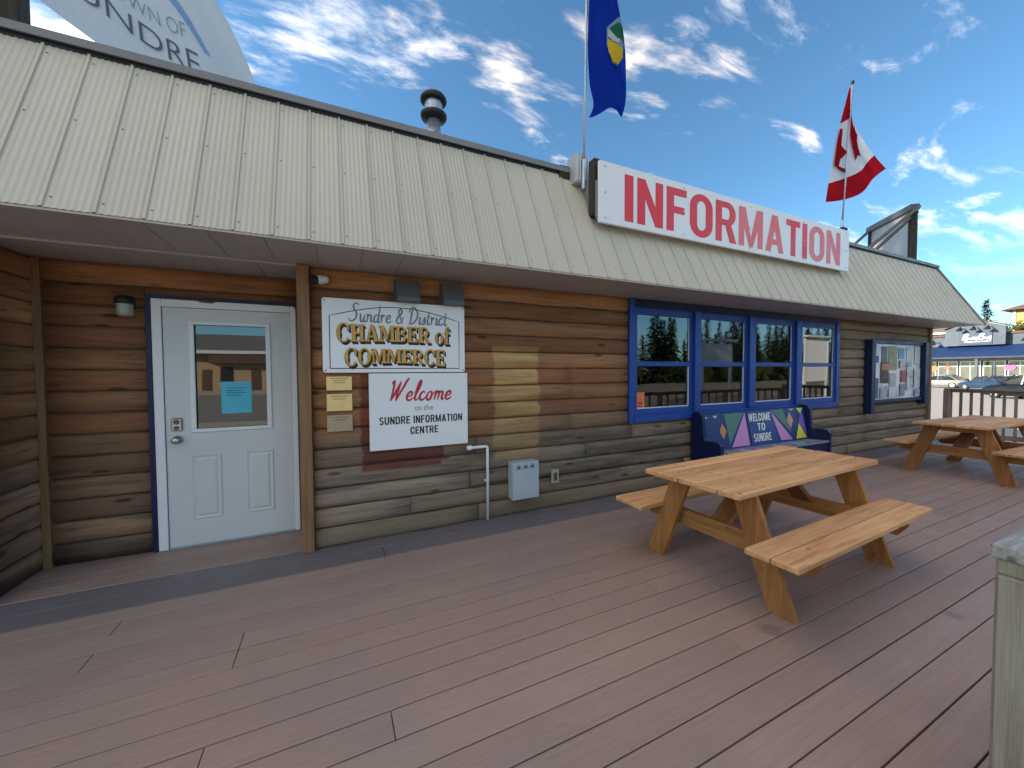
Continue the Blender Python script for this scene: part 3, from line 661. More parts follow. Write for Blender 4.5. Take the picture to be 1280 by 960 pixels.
# fat slab-serif capitals
def slab(ch):
    st, th, sf = .22, .11, .10
    def rc(x0, x1, y0, y1): return [(x0, y0), (x1, y0), (x1, y1), (x0, y1)]
    def arc(cx, cy, rx, ry, a0, a1, w0, w1, n=14):
        o = []
        for i in range(n):
            a, b = R(a0+(a1-a0)*i/n), R(a0+(a1-a0)*(i+1)/n)
            def pt(t, ins):
                ww = w0+(w1-w0)*abs(math.sin(t)); return (cx+(rx-ins*ww)*math.cos(t), cy+(ry-ins*ww*.8)*math.sin(t))
            o.append([pt(a, 0), pt(b, 0), pt(b, 1), pt(a, 1)])
        return o
    if ch == 'H': return 1., [rc(.12, .12+st, 0, 1), rc(.66, .66+st, 0, 1), rc(.3, .7, .44, .57), rc(.03, .43, 0, sf), rc(.57, .97, 0, sf), rc(.03, .43, 1-sf, 1), rc(.57, .97, 1-sf, 1)]
    if ch == 'A': return 1., [[(.10, 0), (.22, 0), (.52, .92), (.42, 1.02)], [(.40, 1.02), (.60, 1.02), (.92, 0), (.66, 0)], rc(.27, .72, .25, .36), rc(.0, .32, 0, sf), rc(.58, 1., 0, sf)]
    if ch == 'M': return 1.15, [rc(.10, .21, 0, 1), rc(.84, 1.06, 0, 1), [(.10, 1), (.34, 1), (.60, .22), (.52, .05)], [(.52, .05), (.60, .10), (.90, 1), (.80, 1)], rc(.0, .32, 0, sf), rc(.74, 1.15, 0, sf), rc(.0, .30, 1-sf, 1), rc(.86, 1.15, 1-sf, 1)]
    if ch == 'B': return .9, [rc(.12, .34, 0, 1), rc(.02, .5, 0, sf), rc(.02, .5, 1-sf, 1), rc(.3, .5, .46, .56)]+arc(.46, .75, .34, .25, 90, -90, .20, .10)+arc(.46, .27, .40, .27, 90, -90, .22, .10)
    if ch == 'E': return .86, [rc(.12, .34, 0, 1), rc(.02, .80, 0, sf), rc(.02, .78, 1-sf, 1), rc(.3, .58, .45, .56), rc(.70, .80, 0, .30), rc(.68, .78, .72, 1), rc(.53, .62, .36, .65)]
    if ch == 'R': return .98, [rc(.12, .34, 0, 1), rc(.02, .44, 0, sf), rc(.02, .5, 1-sf, 1), rc(.3, .5, .43, .53), [(.42, .48), (.62, .50), (.94, 0), (.68, 0)], rc(.70, .99, 0, sf)]+arc(.46, .71, .36, .29, 90, -90, .21, .11)
    if ch == 'C': return .95, arc(.5, .5, .46, .54, 40, 322, .25, .11, 22)+[rc(.76, .88, .62, .98)]
    if ch == 'O': return 1., arc(.5, .5, .47, .54, 0, 360, .25, .11, 26)
    if ch == 'o': return .74, arc(.36, .34, .33, .37, 0, 360, .19, .09, 22)
    if ch == 'f': return .5, [rc(.14, .32, 0, .86), rc(.02, .46, 0, sf*.8), rc(.03, .46, .60, .69)]+arc(.33, .80, .19, .26, 180, 20, .17, .10, 10)
    return .35, []
def slab_line(s, u0, u1, vbase, hfun):
    tot = sum(slab(c)[0] for c in s); k = (u1-u0)/tot; out = []; x = 0
    for c in s:
        a, ps = slab(c); lt = []
        for p in ps:
            q = []
            for (px0, py0) in p:
                u = u0+(x+px0)*k; f = (u-u0)/(u1-u0); q.append((u, vbase(f)+py0*hfun(f)))
            lt.append(q)
        out.append(lt)
        x += a
    return out
for s, args in (('CHAMBER of', (.105, 1.09, lambda f: .262+.012*math.sin(math.pi*f), lambda f: .160-.02*math.sin(math.pi*f))), ('COMMERCE', (.165, 1.045, lambda f: .052+.032*math.sin(math.pi*f), lambda f: .158-.034*math.sin(math.pi*f)))):
    for ps in slab_line(s, *args):
        if not ps: continue
        marks('letter_shadow', [[(u+dx, v-dy) for u, v in p] for dx, dy in ((-.003, .004), (.006, .010), (.010, .016), (.014, .024)) for p in ps], MT['ink'], cb, fc, .00001, .0008)
        marks('gold_letter', ps, MT['gold'], cb, fc, .00001, .0050)
for (u, v) in ((.02, .02), (CW-.02, .02), (.02, CHh-.02), (CW-.02, CHh-.02)):
    mb = MB(); mb.tube([(u, -.0222, v), (u, -.026, v)], .006, 8); mb.build('screw', MT['screw'], cb)
# welcome board
wb = thing('sign_board', 'white sign with red script Welcome below the gold-lettered sign', 'sign', (.272, 3.564, .806))
MB().box(0, .906, -.010, .010, 0, .690, .002).build('panel', MT['signw'], wb)
fwb = lambda u, v, h: (u, -.0105-h, v)
_sw = [('W', .155, .31), ('elcome', .305, .735)]
for wd_, a_, b__ in _sw: marks('script_letter', script(wd_, a_, b__, .435, .185, .018, .25), MT['rub'], wb, fwb, .00001, .0004)
text('lettering', 'to the', MT['inkg'], wb, fwb, .395, .565, .345, .395, 0, .0006)
sans_word('letter', 'SUNDRE INFORMATION', MT['ink'], wb, fwb, .082, .848, .228, .298)
sans_word('letter', 'CENTRE', MT['ink'], wb, fwb, .352, .610, .128, .196)
# brass plaques
for i, (z0, z1, lab, mm) in enumerate(((1.352, 1.472, 'upper brass plaque under the gold-lettered sign', 'brass'), (1.176, 1.322, 'middle brass plaque left of the welcome board', 'brass'), (1.0, 1.142, 'dull lowest plaque left of the welcome board', 'brassd'))):
    pq = thing('plaque', lab, 'plaque', (-.064, 3.572, z0), 0, 'metal plaques by the door')
    MB().box(0, .20, -.012, .004, 0, z1-z0, .002).build('plate', MT[mm], pq)
    marks('engraving', [[(.05 if q else .03, (z1-z0)*(.85-.16*q)), (.15 if q else .17, (z1-z0)*(.85-.16*q)), (.15 if q else .17, (z1-z0)*(.85-.16*q)+.005), (.05 if q else .03, (z1-z0)*(.85-.16*q)+.005)] for q in range(2+(i == 0))], MT['trimw'], pq, lambda u, v, h: (u, -.0124-h, v))
# dark hoods under the eave
for x0, lab in ((.51, 'grey metal flap vent under the eave above the middle of the sign'), (.925, 'grey metal flap vent under the eave at the right end of the sign')):
    vh = thing('wall_vent', lab, 'vent', (x0, 3.58, 2.135), 0, 'wall vents under the eave')
    MB().prism([(.0, .20), (-.06, .20), (-.125, .035), (-.125, .0), (.0, .0)], 'x', 0, .20).build('hood', MT['grey'], vh)
    MB().box(-.012, .212, -.004, .006, -.012, .215).build('flange', MT['grey'], vh)
    MB().box(.01, .19, -.130, -.1255, .004, .034).build('flap', MT['grey'], vh)
# security camera
sk = thing('security_camera', 'small white bullet security camera on the wall beside the corner post', 'camera', (-.085, 3.575, 2.28))
mb = MB(); mb.tube([(0, 0, 0), (0, -.012, 0)], .038, 14); mb.build('mount', MT['white'], sk)
mb = MB(); mb.tube([(0, -.012, 0), (-.005, -.05, -.01)], .013, 10); mb.build('arm', MT['white'], sk)
mb = MB(); a = Vector((.045, -.035, .0)); b_ = Vector((-.062, -.105, -.028)); mb.tube([a, a.lerp(b_, .12), a.lerp(b_, .9), b_], [.022, .033, .034, .036], 16); mb.build('housing', MT['white'], sk, True)
mb = MB(); d = (b_-a).normalized(); mb.tube([b_-d*.03, b_+d*.012], .0375, 16); mb.build('lens', MT['black'], sk)
# jar lamp
lm = thing('wall_lamp', 'black capped glass jar lamp on the logs left of the door', 'lamp', (-1.50, 4.13, 1.96))
MB().lathe([(.0, .165), (.035, .165), (.055, .15), (.062, .125), (.062, .10), (.0, .10)], (0, -.075, 0), 18).build('cap', MT['black'], lm, True)
MB().box(-.035, .035, -.03, .0, .06, .17, .008).build('wall_plate', MT['black'], lm)
MB().box(-.015, .015, -.075, -.03, .12, .15).build('arm', MT['black'], lm)
jg = M('ribbed_jar_glass', (.34, .33, .28), .25, 0, .15, 30., (1, 1, 4), spec=.6)
MB().lathe([(.0, 0), (.038, .002), (.048, .012)]+[(.050+(.003 if q % 2 else 0), .018+q*.010) for q in range(8)]+[(.05, .0995)], (0, -.075, 0), 18).build('jar', jg, lm, True)
# conduit, box, outlet
cp = thing('conduit', 'white pipe running from the welcome board down the logs', 'pipe', (1.38, 3.57, 0))
mb = MB(); mb.tube([(-.17, -.022, .757), (-.02, -.022, .757), (-.005, -.022, .752), (0, -.022, .735), (0, -.022, .012)], .0145, 12); mb.build('pipe', MT['white'], cp, True)
mb = MB(); mb.tube([(-.215, -.022, .757), (-.168, -.022, .757)], .024, 12); mb.build('elbow', MT['white'], cp)
MB().box(-.024, .024, -.010, .006, .40, .42).build('clip', MT['white'], cp)
bxo = thing('metal_box', 'grey metal cabinet with three knobs low on the log wall', 'cabinet', (1.62, 3.575, .19))
MB().box(0, .305, -.115, .003, 0, .385, .006).build('case', MT['lgrey'], bxo)
MB().box(.006, .299, -.122, -.1155, .006, .300, .003).build('lid', MT['lgrey'], bxo)
for i, u in enumerate((.065, .145, .222)):
    mb = MB(); mb.tube([(u, -.1155, .338), (u, -.122, .338)], .021, 14); kn = mb.build('knob', MT['galv'], bxo)
    mb = MB(); mb.tube([(u, -.1222, .338), (u, -.138, .338)], .012, 10); mb.build('knob_tip', MT['grey'], kn)
ol = thing('outlet', 'small beige outdoor outlet right of the grey cabinet', 'outlet', (2.135, 3.578, .275))
MB().box(0, .095, -.020, .002, 0, .150, .004).build('plate', M('outlet_beige', (.40, .36, .28), .5), ol); MB().box(.025, .07, -.027, -.0205, .03, .12, .002).build('cover', M('outlet_dark', (.10, .09, .075), .5), ol)
# paper and sticker and neon frame
pp = thing('notice', 'turquoise paper notice behind the door glass', 'notice', (-.915, YA-.0165, 1.145))
MB().box(0, .225, 0, .0012, 0, .285).build('sheet', MT['paper'], pp)
marks('print', [[(.035, .225-q*.022), (.185-.03*(q % 2), .225-q*.022), (.185-.03*(q % 2), .231-q*.022), (.035, .231-q*.022)] for q in range(4)], M('print_blue', (.02, .13, .22), .6), pp, lambda u, v, h: (u, -.0004-h, v))
stk = thing('sticker', 'orange sticker in the lower left corner of the left window', 'sticker', (3.378, 3.5765+.029-.0015, 1.04))
MB().box(0, .135, -.001, 0, 0, .20).build('sheet', MT['orange'], stk)
marks('print', [[(.035, .05), (.10, .05), (.10, .085), (.035, .085)], [(.055, .10), (.08, .10), (.0675, .14)], [(.03, .015), (.105, .015), (.105, .035), (.03, .035)]], MT['rub'], stk, lambda u, v, h: (u, -.0014-h, v))
ne = thing('neon_sign', 'unlit white tube sign frame hanging inside the left window', 'neon sign', (3.43, 3.628, 1.86))
NW, NH, q_ = .78, .27, .035
pth = [(q_, 0), (NW-q_, 0), (NW, q_), (NW, NH-q_), (NW-q_, NH), (q_, NH), (0, NH-q_), (0, q_), (q_, 0)]
mb = MB(); mb.tube([(u, 0, v) for u, v in pth], .011, 8); mb.build('tube_frame', M('neon_tube', (.88, .9, .88), .3), ne)
mb = MB()
for u in (.16, .30, .44, .60): mb.tube([(u, .01, .05), (u, .01, .22)], .006, 6)
mb.build('tube_letters', MT['vinyl'], ne)

# ------------------------------------------------------------------ INFORMATION sign on the roof
info = thing('roof_sign', 'long white INFORMATION sign in red capitals mounted on the roof', 'sign', (2.406, 3.10, 2.985))
IW, IH = 4.64, .605
MB().box(0, IW, -.02, .012, 0, IH, .003).build('panel', MT['signw'], info)
fi = lambda u, v, h: (u, -.0205-h, v)
sans_word('letter', 'INFORMATION', lambda i: MT['redf'] if i in (5, 6, 9, 10) else MT['red'], info, fi, .315, 4.395, .058, .532, .0006, .085)
for uu in (.07, IW*.25, IW*.5, IW*.75, IW-.07):
    for vv in (.05, .30, IH-.05):
        mb = MB(); mb.tube([(uu, -.0202, vv), (uu, -.025, vv)], .010, 8); mb.build('screw', MT['galv'], info)
MB().box(-.012, .07, .05, .15, .10, .66, .005).build('post', MT['darkwood'], info); MB().box(IW-.09, IW+.03, .013, .15, .05, .67, .005).build('post', MT['darkwood'], info)
MB().prism([(.013, .02), (.0135, .42), (.33, .58), (.31, .52)], 'x', -.002, .03).build('side_cheek', MT['flash'], info)
MB().box(.09, IW-.1, .013, .055, .10, .24).build('rail', MT['darkwood'], info); MB().box(.09, IW-.1, .013, .055, .40, .54).build('rail', MT['darkwood'], info)
jb = thing('junction_box', 'pale ribbed electrical housing behind the sign by the blue flag pole', 'box', (2.30, 3.34, 3.47))
MB().box(0, .17, 0, .16, 0, .30, .006).build('case', MT['soffit'], jb)
for q in range(5): MB().box(.012+q*.033, .028+q*.033, -.012, -.0005, .02, .28).build('rib', MT['vinyl'], jb)
MB().box(-.13, -.005, .1, .22, .06, .20, .004).build('timber', MT['darkwood'], jb)

# ------------------------------------------------------------------ flags
def flagpole(name, label, p0, p1, r_, m=MT['galv'], extra=None):
    o = thing(name, label, 'flagpole', p0); d = Vector(p1)-Vector(p0)
    mb = MB(); mb.tube([(0, 0, 0), tuple(d)], [r_, r_*.8], 12); mb.build('pole', m, o, True)
    mb = MB(); mb.tube([(0, 0, -.02), tuple(d.normalized()*.28)], r_*1.7, 12); mb.build('socket', MT['galv'], o)
    mb = MB(); mb.lathe([(0, .06), (.018, .05), (.026, .025), (.018, .0), (0, -.005)], tuple(d), 10); mb.build('finial', MT['black'], o, True)
    return o
flagpole('flagpole', 'thin grey pole carrying the blue flag beside the sign', (2.385, 3.32, 3.42), (2.435, 3.30, 6.45), .014)
flagpole('flagpole', 'thin pale pole carrying the red and white flag', (7.33, 3.31, 3.60), (7.55, 3.30, 6.05), .013)
def interp(pts, t):
    n = len(pts)-1; f = max(0, min(n-1e-6, t*n)); i = int(f); f -= i
    P_ = [pts[max(i-1, 0)], pts[i], pts[i+1], pts[min(i+2, n)]]
    return tuple(.5*(2*P_[1][q]+(P_[2][q]-P_[0][q])*f+(2*P_[0][q]-5*P_[1][q]+4*P_[2][q]-P_[3][q])*f*f+(3*P_[1][q]-P_[0][q]-3*P_[2][q]+P_[3][q])*f**3) for q in range(len(pts[0])))
def cloth_mesh(name, fn, m, parent, u0=0., u1=1., v0=0., v1=1., nu=30, nv=40):
    mb = MB(); mb.add([fn(u0+(u1-u0)*i/nu, v0+(v1-v0)*j/nv, 0.) for j in range(nv+1) for i in range(nu+1)], [(j*(nu+1)+i, j*(nu+1)+i+1, (j+1)*(nu+1)+i+1, (j+1)*(nu+1)+i) for j in range(nv) for i in range(nu)])
    return mb.build(name, m, parent, True)
def cloth_poly(name, polys, fn, m, parent, lift=.004, cell=.0045):
    """a printed patch: the cells of a fine grid on the cloth that fall inside the outlines"""
    def inside(pl, x, y):
        c = False; q = pl[-1]
        for p in pl:
            if (p[1] > y) != (q[1] > y) and x < (q[0]-p[0])*(y-p[1])/(q[1]-p[1])+p[0]: c = not c
            q = p
        return c
    idx = {}; vs = []; fs = []
    def vid(i, j):
        if (i, j) not in idx: idx[(i, j)] = len(vs); vs.append(fn(i*cell, j*cell, lift))
        return idx[(i, j)]
    for pl in polys:
        xs = [p[0] for p in pl]; ys = [p[1] for p in pl]
        for i in range(int(min(xs)/cell), int(max(xs)/cell)+1):
            for j in range(int(min(ys)/cell), int(max(ys)/cell)+1):
                if inside(pl, (i+.5)*cell, (j+.5)*cell): fs.append((vid(i, j), vid(i+1, j), vid(i+1, j+1), vid(i, j+1)))
    mb = MB(); mb.add(vs, fs); return mb.build(name, m, parent, True)
# blue provincial flag: hangs almost straight down, folded on itself
fb = thing('flag', 'blue flag with a shield hanging limp on the pole left of the sign', 'flag', (0, 0, 0))
Lb = [(2.437, 6.40), (2.432, 6.0), (2.425, 5.6), (2.412, 5.2), (2.41, 4.8), (2.425, 4.45), (2.49, 4.27), (2.44, 4.13)]
Rb = [(2.66, 6.30), (2.74, 5.95), (2.80, 5.6), (2.87, 5.25), (2.935, 4.92), (2.945, 4.65), (2.91, 4.42), (2.86, 4.25)]
def fblue(u, v, h):
    l, r_ = interp(Lb, v), interp(Rb, v)
    x = l[0]+(r_[0]-l[0])*u; z = l[1]+(r_[1]-l[1])*u
    z += .03*math.sin(u*math.pi)*v-.015*math.sin(u*9)*(v > .9)
    yy = 3.275-.06*u-.03*math.sin(u*math.pi)*v-.014*math.sin(u*9+v*5)*(.3+v)+.012*math.sin(v*15+u*4)+.30*max(0, u-.70)
    return (x, yy-h, z)
flagb = cloth('flag_blue', (.008, .030, .27), .35)
cloth_mesh('cloth', fblue, flagb, fb, nu=36, nv=60)
def shield(u0, u1, v0, v1, pts): return [[(u0+(u1-u0)*a, v0+(v1-v0)*b) for a, b in pts]]
SU, SV = (.30, .92), (.43, .665)      # shield box on the cloth (u across, v down); drawn leaning as it hangs
def lean(pts): return [[(SU[0]+(SU[1]-SU[0])*(a*.72+.28*(1-b)), SV[0]+(SV[1]-SV[0])*b) for a, b in pts]]
cw = cloth('flag_white', (.64, .65, .68), .40); cr = cloth('flag_red', (.36, .010, .020), .40)
cloth_poly('shield_field', lean([(-.05, .30), (.9, .0), (1.02, .1), (.92, .75), (.62, 1.02), (.30, .95), (-.02, .60)]), fblue, cloth('shield_blue', (.20, .32, .45), .2), fb, .016)
cloth_poly('shield_hills', lean([(.02, .33), (.45, .22), (.98, .20), (.95, .50), (.5, .52), (.05, .50)]), fblue, cloth('shield_green', (.02, .13, .07), .2), fb, .020)
cloth_poly('shield_snow', lean([(.0, .32), (.2, .42), (.4, .50), (.6, .52), (.5, .60), (.2, .55), (.0, .46)]), fblue, cw, fb, .024)
cloth_poly('shield_wheat', lean([(-.02, .50), (.25, .58), (.50, .64), (.78, .66), (.88, .82), (.60, 1.0), (.32, .94), (.05, .72)]), fblue, cloth('shield_gold', (.62, .42, .03), .2), fb, .024)
cloth_poly('shield_chief', lean([(.72, -.02), (.84, -.02), (1.05, .42), (1.02, .58)]), fblue, cw, fb, .022)
cloth_poly('shield_cross', lean([(.84, .20), (.93, .20), (1.03, .40), (1.0, .50)]), fblue, cr, fb, .026)
# national flag: fly hangs down on both sides of its pole
fcn = thing('flag', 'red and white maple leaf flag drooping on the right pole', 'flag', (0, 0, 0))
Lc = [(7.548, 6.02), (7.44, 5.72), (7.34, 5.42), (7.23, 5.06), (7.18, 4.70), (7.12, 4.40), (7.08, 4.16)]
Rc = [(7.565, 6.01), (7.60, 5.83), (7.68, 5.66), (7.90, 5.52), (8.22, 5.36), (8.64, 5.20), (8.98, 5.10)]
def fcan(u, v, h):
    l, r_ = interp(Lc, v), interp(Rc, v)
    x = l[0]+(r_[0]-l[0])*u; z = l[1]+(r_[1]-l[1])*u-.14*math.sin(u*math.pi)*v*v-.05*math.sin(u*6.5)*(v > .8)*(v-.8)*3
    yy = 3.335+.045*math.sin(u*7+v*2)*(.2+v)+.08*abs(u-.35)*v
    return (x, yy-h, z)
cloth_mesh('hoist_band', fcan, cr, fcn, 0, 1, 0, .34, 24, 20); cloth_mesh('white_field', fcan, cw, fcn, 0, 1, .34, .80, 30, 24); cloth_mesh('fly_band', fcan, cr, fcn, 0, 1, .80, 1., 30, 12)
cloth_poly('white_fold', [[(.52, .12), (.70, .2), (1.0, .2), (1.0, .345), (.80, .345), (.62, .30)]], fcan, cw, fcn, .018)
cloth_poly('maple_leaf', [[(.40, .20), (.52, .26), (.60, .40), (.62, .45), (.82, .43), (.74, .495), (.84, .55), (.66, .57), (.61, .62), (.62, .70), (.50, .67), (.42, .70)], [(.02, .38), (.20, .40), (.19, .53), (.30, .60), (.16, .63), (.13, .68), (.03, .66)], [(.07, .67), (.10, .66), (.26, .735), (.22, .755)]], fcan, cr, fcn, .022)
# town flag, behind the roof edge
ft = thing('flag', 'large white flag with grey lettering waving behind the roof', 'flag', (0, 0, 0))
def ftown(u, v, h):            # u along the fly, v up
    b0 = interp([(-2.42, 4.93), (-1.95, 4.62), (-1.45, 4.30), (-.98, 4.02), (-.55, 3.86)], u); t0 = interp([(-2.46, 6.15), (-2.1, 6.10), (-1.75, 6.0), (-1.40, 5.85), (-1.22, 5.62)], u)
    bow = .12*math.sin(math.pi*v)*u
    x = b0[0]+(t0[0]-b0[0])*v+bow; z = b0[1]+(t0[1]-b0[1])*v+bow*.3
    yy = 5.0+.09*math.sin(u*7.5-v*2.2)*u+.05*math.sin(u*15+v*3)*u
    return (x, yy-h, z)
ctn = cloth('flag_town', (.62, .65, .68), .5); cti = cloth('flag_ink', (.14, .15, .19), .3)
cloth_mesh('cloth', ftown, ctn, ft, nu=50, nv=30)
text('lettering', 'SUNDRE', cti, ft, ftown, .10, .665, .215, .335, -.004, .014, .0, .06)
text('lettering', 'TOWN OF', cloth('flag_ink_pale', (.26, .30, .36), .3), ft, ftown, .26, .625, .385, .47, -.012, .014, .0, .06)
cloth_poly('blue_swoosh', [[(.42, .76), (.55, .72), (.66, .52), (.73, .37), (.70, .37), (.60, .54), (.50, .66)]], ftown, cloth('flag_swoosh', (.25, .40, .62), .4), ft, .014)
tp = thing('flag_post', 'dark timber post at the left carrying the town flag', 'post', (-2.53, 5.02, 3.5))
MB().box(-.075, .075, -.075, .075, 0, 3.1, .006).build('timber', MT['darkwood'], tp)
mb = MB(); mb.tube([(.075, 0, 1.15), (.60, 0, .95), (.9, 0, .85)], .004, 6); mb.build('rope', MT['lgrey'], tp)

# ------------------------------------------------------------------ chimney vent, roof frame
cv = thing('chimney_vent', 'round steel flue with two dark collars rising above the roof', 'chimney', (1.035, 4.2, 3.55))
MB().lathe([(.077, 0), (.077, .66), (.071, .665), (.071, .80)], (0, 0, 0), 24).build('flue', MT['galv'], cv, True)
dk = M('sooty_steel', (.035, .033, .032), .5, .5, .2, 20., space='world')
MB().lathe([(.070, .70), (.128, .715), (.142, .735), (.142, .760), (.10, .785), (.072, .79)], (0, 0, 0), 28).build('collar', dk, cv, True)
MB().lathe([(.095, .78), (.095, .90)], (0, 0, 0), 24).build('neck', MT['galv'], cv, True)
MB().lathe([(.0, .885), (.125, .89), (.142, .905), (.142, .930), (.12, .960), (.05, .985), (.0, .99)], (0, 0, 0), 28).build('cap', dk, cv, True)
MB().lathe([(.079, .655), (.080, .66), (.079, .675)], (0, 0, 0), 24).build('band', MT['grey'], cv)
rf = thing('roof_frame', 'timber framed sign back with sloping steel braces on the roof end', 'frame', (10.72, 3.60, 3.5))
e0, e1 = Vector((0, 0, 0)), Vector((.80, 1.02, 0)); dirv = (e1-e0).normalized(); ang = math.atan2(dirv.y, dirv.x)
rm4 = Matrix.Rotation(ang, 4, 'Z'); LL = (e1-e0).length
MB().box(.09, LL-.09, .02, .04, -.3, 1.235, mat=rm4).build('board', MT['soffit'], rf)
for q in range(5): MB().box(.09+q*.24, .10+q*.24, .005, .0195, -.3, 1.235, mat=rm4).build('board_rib', MT['soffit'], rf)
MB().box(0, .088, -.05, .06, 0, 1.36, .004, mat=rm4).build('post', MT['darkwood'], rf); MB().box(LL-.088, LL, -.05, .06, 0, 1.36, .004, mat=rm4).build('post', MT['darkwood'], rf)
MB().box(-.02, LL+.02, -.065, .09, 1.237, 1.36, .004, mat=rm4).build('top_beam', MT['grey'], rf)
nrm = Vector((-dirv.y, dirv.x, 0))
for p, q in ((Vector((.02, -.06, 1.30)), Vector((-1.2, .55, .16))), (Vector((.10, .0, 1.22)), Vector((-.92, .55, .13))), (e1+Vector((-.05, -.02, 1.30)), e1+Vector((-1.35, .35, .2)))):
    mb = MB(); mb.tube([p, q], .034, 4); mb.build('brace', MT['grey'], rf)
MB().box(LL*.02, LL-.09, -.03, .019, .78, .86, mat=rm4).build('cross_rail', MT['trimw'], rf)

# ------------------------------------------------------------------ picnic tables
def picnic(label, loc, rz, top):
    t = thing('picnic_table', label, 'picnic table', loc, rz, 'picnic tables on the deck')
    L, pw, gp = 1.90, .141, .006
    pm = MB().box(-L/2, L/2, -pw/2, pw/2, -.038, 0, .006).mesh('plank', top)
    for i in range(5):
        o = place('table_plank', pm, t, ((.004, -.003, .006, -.005, .002)[i], (i-2)*(pw+gp), .755), (0, 0, 0))
        for xx in (-.64, .64):
            mb = MB()
            for yy in (-.035, .035): mb.tube([(xx, yy, -.001), (xx, yy, .0012)], .007, 8)
            mb.build('nail_heads', MT['screw'], o)
    for sgn in (-1, 1):
        for q in (0, 1):
            place('bench_plank', pm, t, (.003*q, sgn*(.468+q*(pw+gp)), .452))
    for sx in (-1, 1):
        x0 = sx*.645
        MB().prism([(-.30, .676), (-.345, .716), (.345, .716), (.30, .676), (.26, .634), (-.26, .634)], 'x', x0-sx*.0-.019, x0+.019).build('top_cleat', MT['legx'], t)
        MB().prism([(-.655, .366), (-.600, .285), (.600, .285), (.655, .366), (.655, .412), (-.655, .412)], 'x', x0-sx*.041-.019, x0-sx*.041+.019).build('bench_beam', MT['legx'], t)
        for sy in (-1, 1):
            a = (sy*.20, .633 if False else .714); b2 = (sy*.585, .001); hw = .088
            xl = x0+sx*.0
            xa, xb = (x0-.0195-.0195*0, x0)
            xl0 = x0+sx*.0205; xl1 = x0+sx*.058
            # leg sits outside the cleat; beam inside
            MB().prism([(sy*.150, .715), (sy*.310, .715), (sy*.560, .001), (sy*.400, .001)][::sy], 'x', min(xl0, xl1), max(xl0, xl1)).build('leg', MT['leg'], t)
        mb = MB().prism([(-.045, 0), (.045, 0), (.045, .60), (-.045, .60)], 'x', -.019, .019)
        xx0 = Vector((x0-sx*.065, 0, .385)); xx1 = Vector((sx*.16, 0, .712)); d = xx1-xx0
        br = MB().box(-.019, .019, -.07, .07, 0, d.length-.03, .003).build('diagonal_brace', MT['redwood'], t, loc=xx0, rot=(0, math.atan2(d.x, d.z), 0))
    MB().prism([(-.30, .676), (-.345, .716), (.345, .716), (.30, .676)], 'x', -.019, .019).build('centre_cleat', MT['legx'], t)
    return t
picnic('new cedar picnic table in the foreground in front of the blue bench', (3.115, 1.875, 0), R(2.6), MT['cedar'])
picnic('picnic table at the far right end by the deck railing', (8.52, 2.12, 0), R(-3), MT['cedar2'])

# ------------------------------------------------------------------ blue bench with painted back
bn = thing('bench', 'navy bench with painted triangles on its back under the windows', 'bench', (4.29, 3.12, 0))
BL = 2.47
endp = [(.0, .0), (.0, .56), (.03, .60), (.14, .61), (.22, .60), (.25, .64), (.27, .90), (.31, .955), (.38, .965), (.43, .93), (.44, .0)]
MB().prism(endp, 'x', 0, .055).build('end_panel', MT['navy'], bn); MB().prism(endp, 'x', BL-.055, BL).build('end_panel', MT['navy'], bn)
MB().prism([(.0, .425), (.0, .45), (.30, .435), (.30, .41)], 'x', .0555, BL-.0555).build('seat', M('bench_seat', (.22, .27, .38), .35, 0, .3, 7., (1, 1, 1)), bn)
MB().prism([(.015, .10), (.015, .42), (.045, .42), (.045, .10)], 'x', .0555, BL-.0555).build('apron', MT['navy'], bn)
bp0, bp1 = Vector((0, .285, .455)), Vector((0, .355, .925))
MB().prism([(.285, .44), (.355, .925), (.385, .925), (.315, .44)], 'x', .0555, BL-.0555).build('backrest', M('bench_mural', (.018, .038, .15), .4, 0, .15, 5.), bn)
bdir = Vector((0, .07, .485)).normalized(); bno = Vector((0, -bdir.z, bdir.y))
BX0, BV = .0555, .49
def mural(u, v, h):
    p = Vector((BX0+u*(BL-.111), .285, .44))+bdir*(v*BV)+bno*(.001+h); return tuple(p)
def pm_(c): return M('mural_%02d%02d%02d' % tuple(int(99*x) for x in c), c, .45, 0, .06, 8.)
for i, (nm, pl, c) in enumerate((('pink_triangle', [(.24, .03), (.40, .03), (.385, .97)], (.62, .26, .52)), ('pink_triangle', [(.635, .97), (.71, .05), (.835, .03)], (.62, .26, .52)),
  ('green_triangle', [(.20, .97), (.37, .97), (.225, .10)], (.09, .20, .15)), ('green_triangle', [(.64, .98), (.76, .98), (.84, .18)], (.09, .20, .15)), ('yellow_triangle', [(.87, .04), (.99, .04), (.92, .52)], (.78, .70, .06)),
  ('purple_triangle', [(.92, .56), (.965, .98), (.995, .10)], (.20, .13, .50)), ('yellow_triangle', [(.01, .05), (.09, .05), (.012, .36)], (.78, .70, .06)), ('yellow_triangle', [(.91, .98), (.98, .98), (.945, .80)], (.78, .70, .06)),
  ('orange_diamond', [(.145, .5), (.175, .72), (.205, .5), (.175, .28)], (.55, .25, .12)), ('orange_diamond', [(.79, .62), (.825, .9), (.86, .62), (.825, .38)], (.62, .30, .20)), ('pale_patch', [(.01, .92), (.06, .92), (.03, .84)], (.6, .6, .6)), ('pale_patch', [(.10, .94), (.14, .94), (.12, .86)], (.6, .55, .55)), ('blue_patch', [(.42, .04), (.68, .04), (.63, .95), (.41, .95)], (.030, .075, .24)), ('pink_patch', [(.82, .98), (.88, .98), (.85, .9)], (.6, .3, .5)))):
    marks(nm, [pl], pm_(c), bn, mural, lift=.0006+.0004*i)
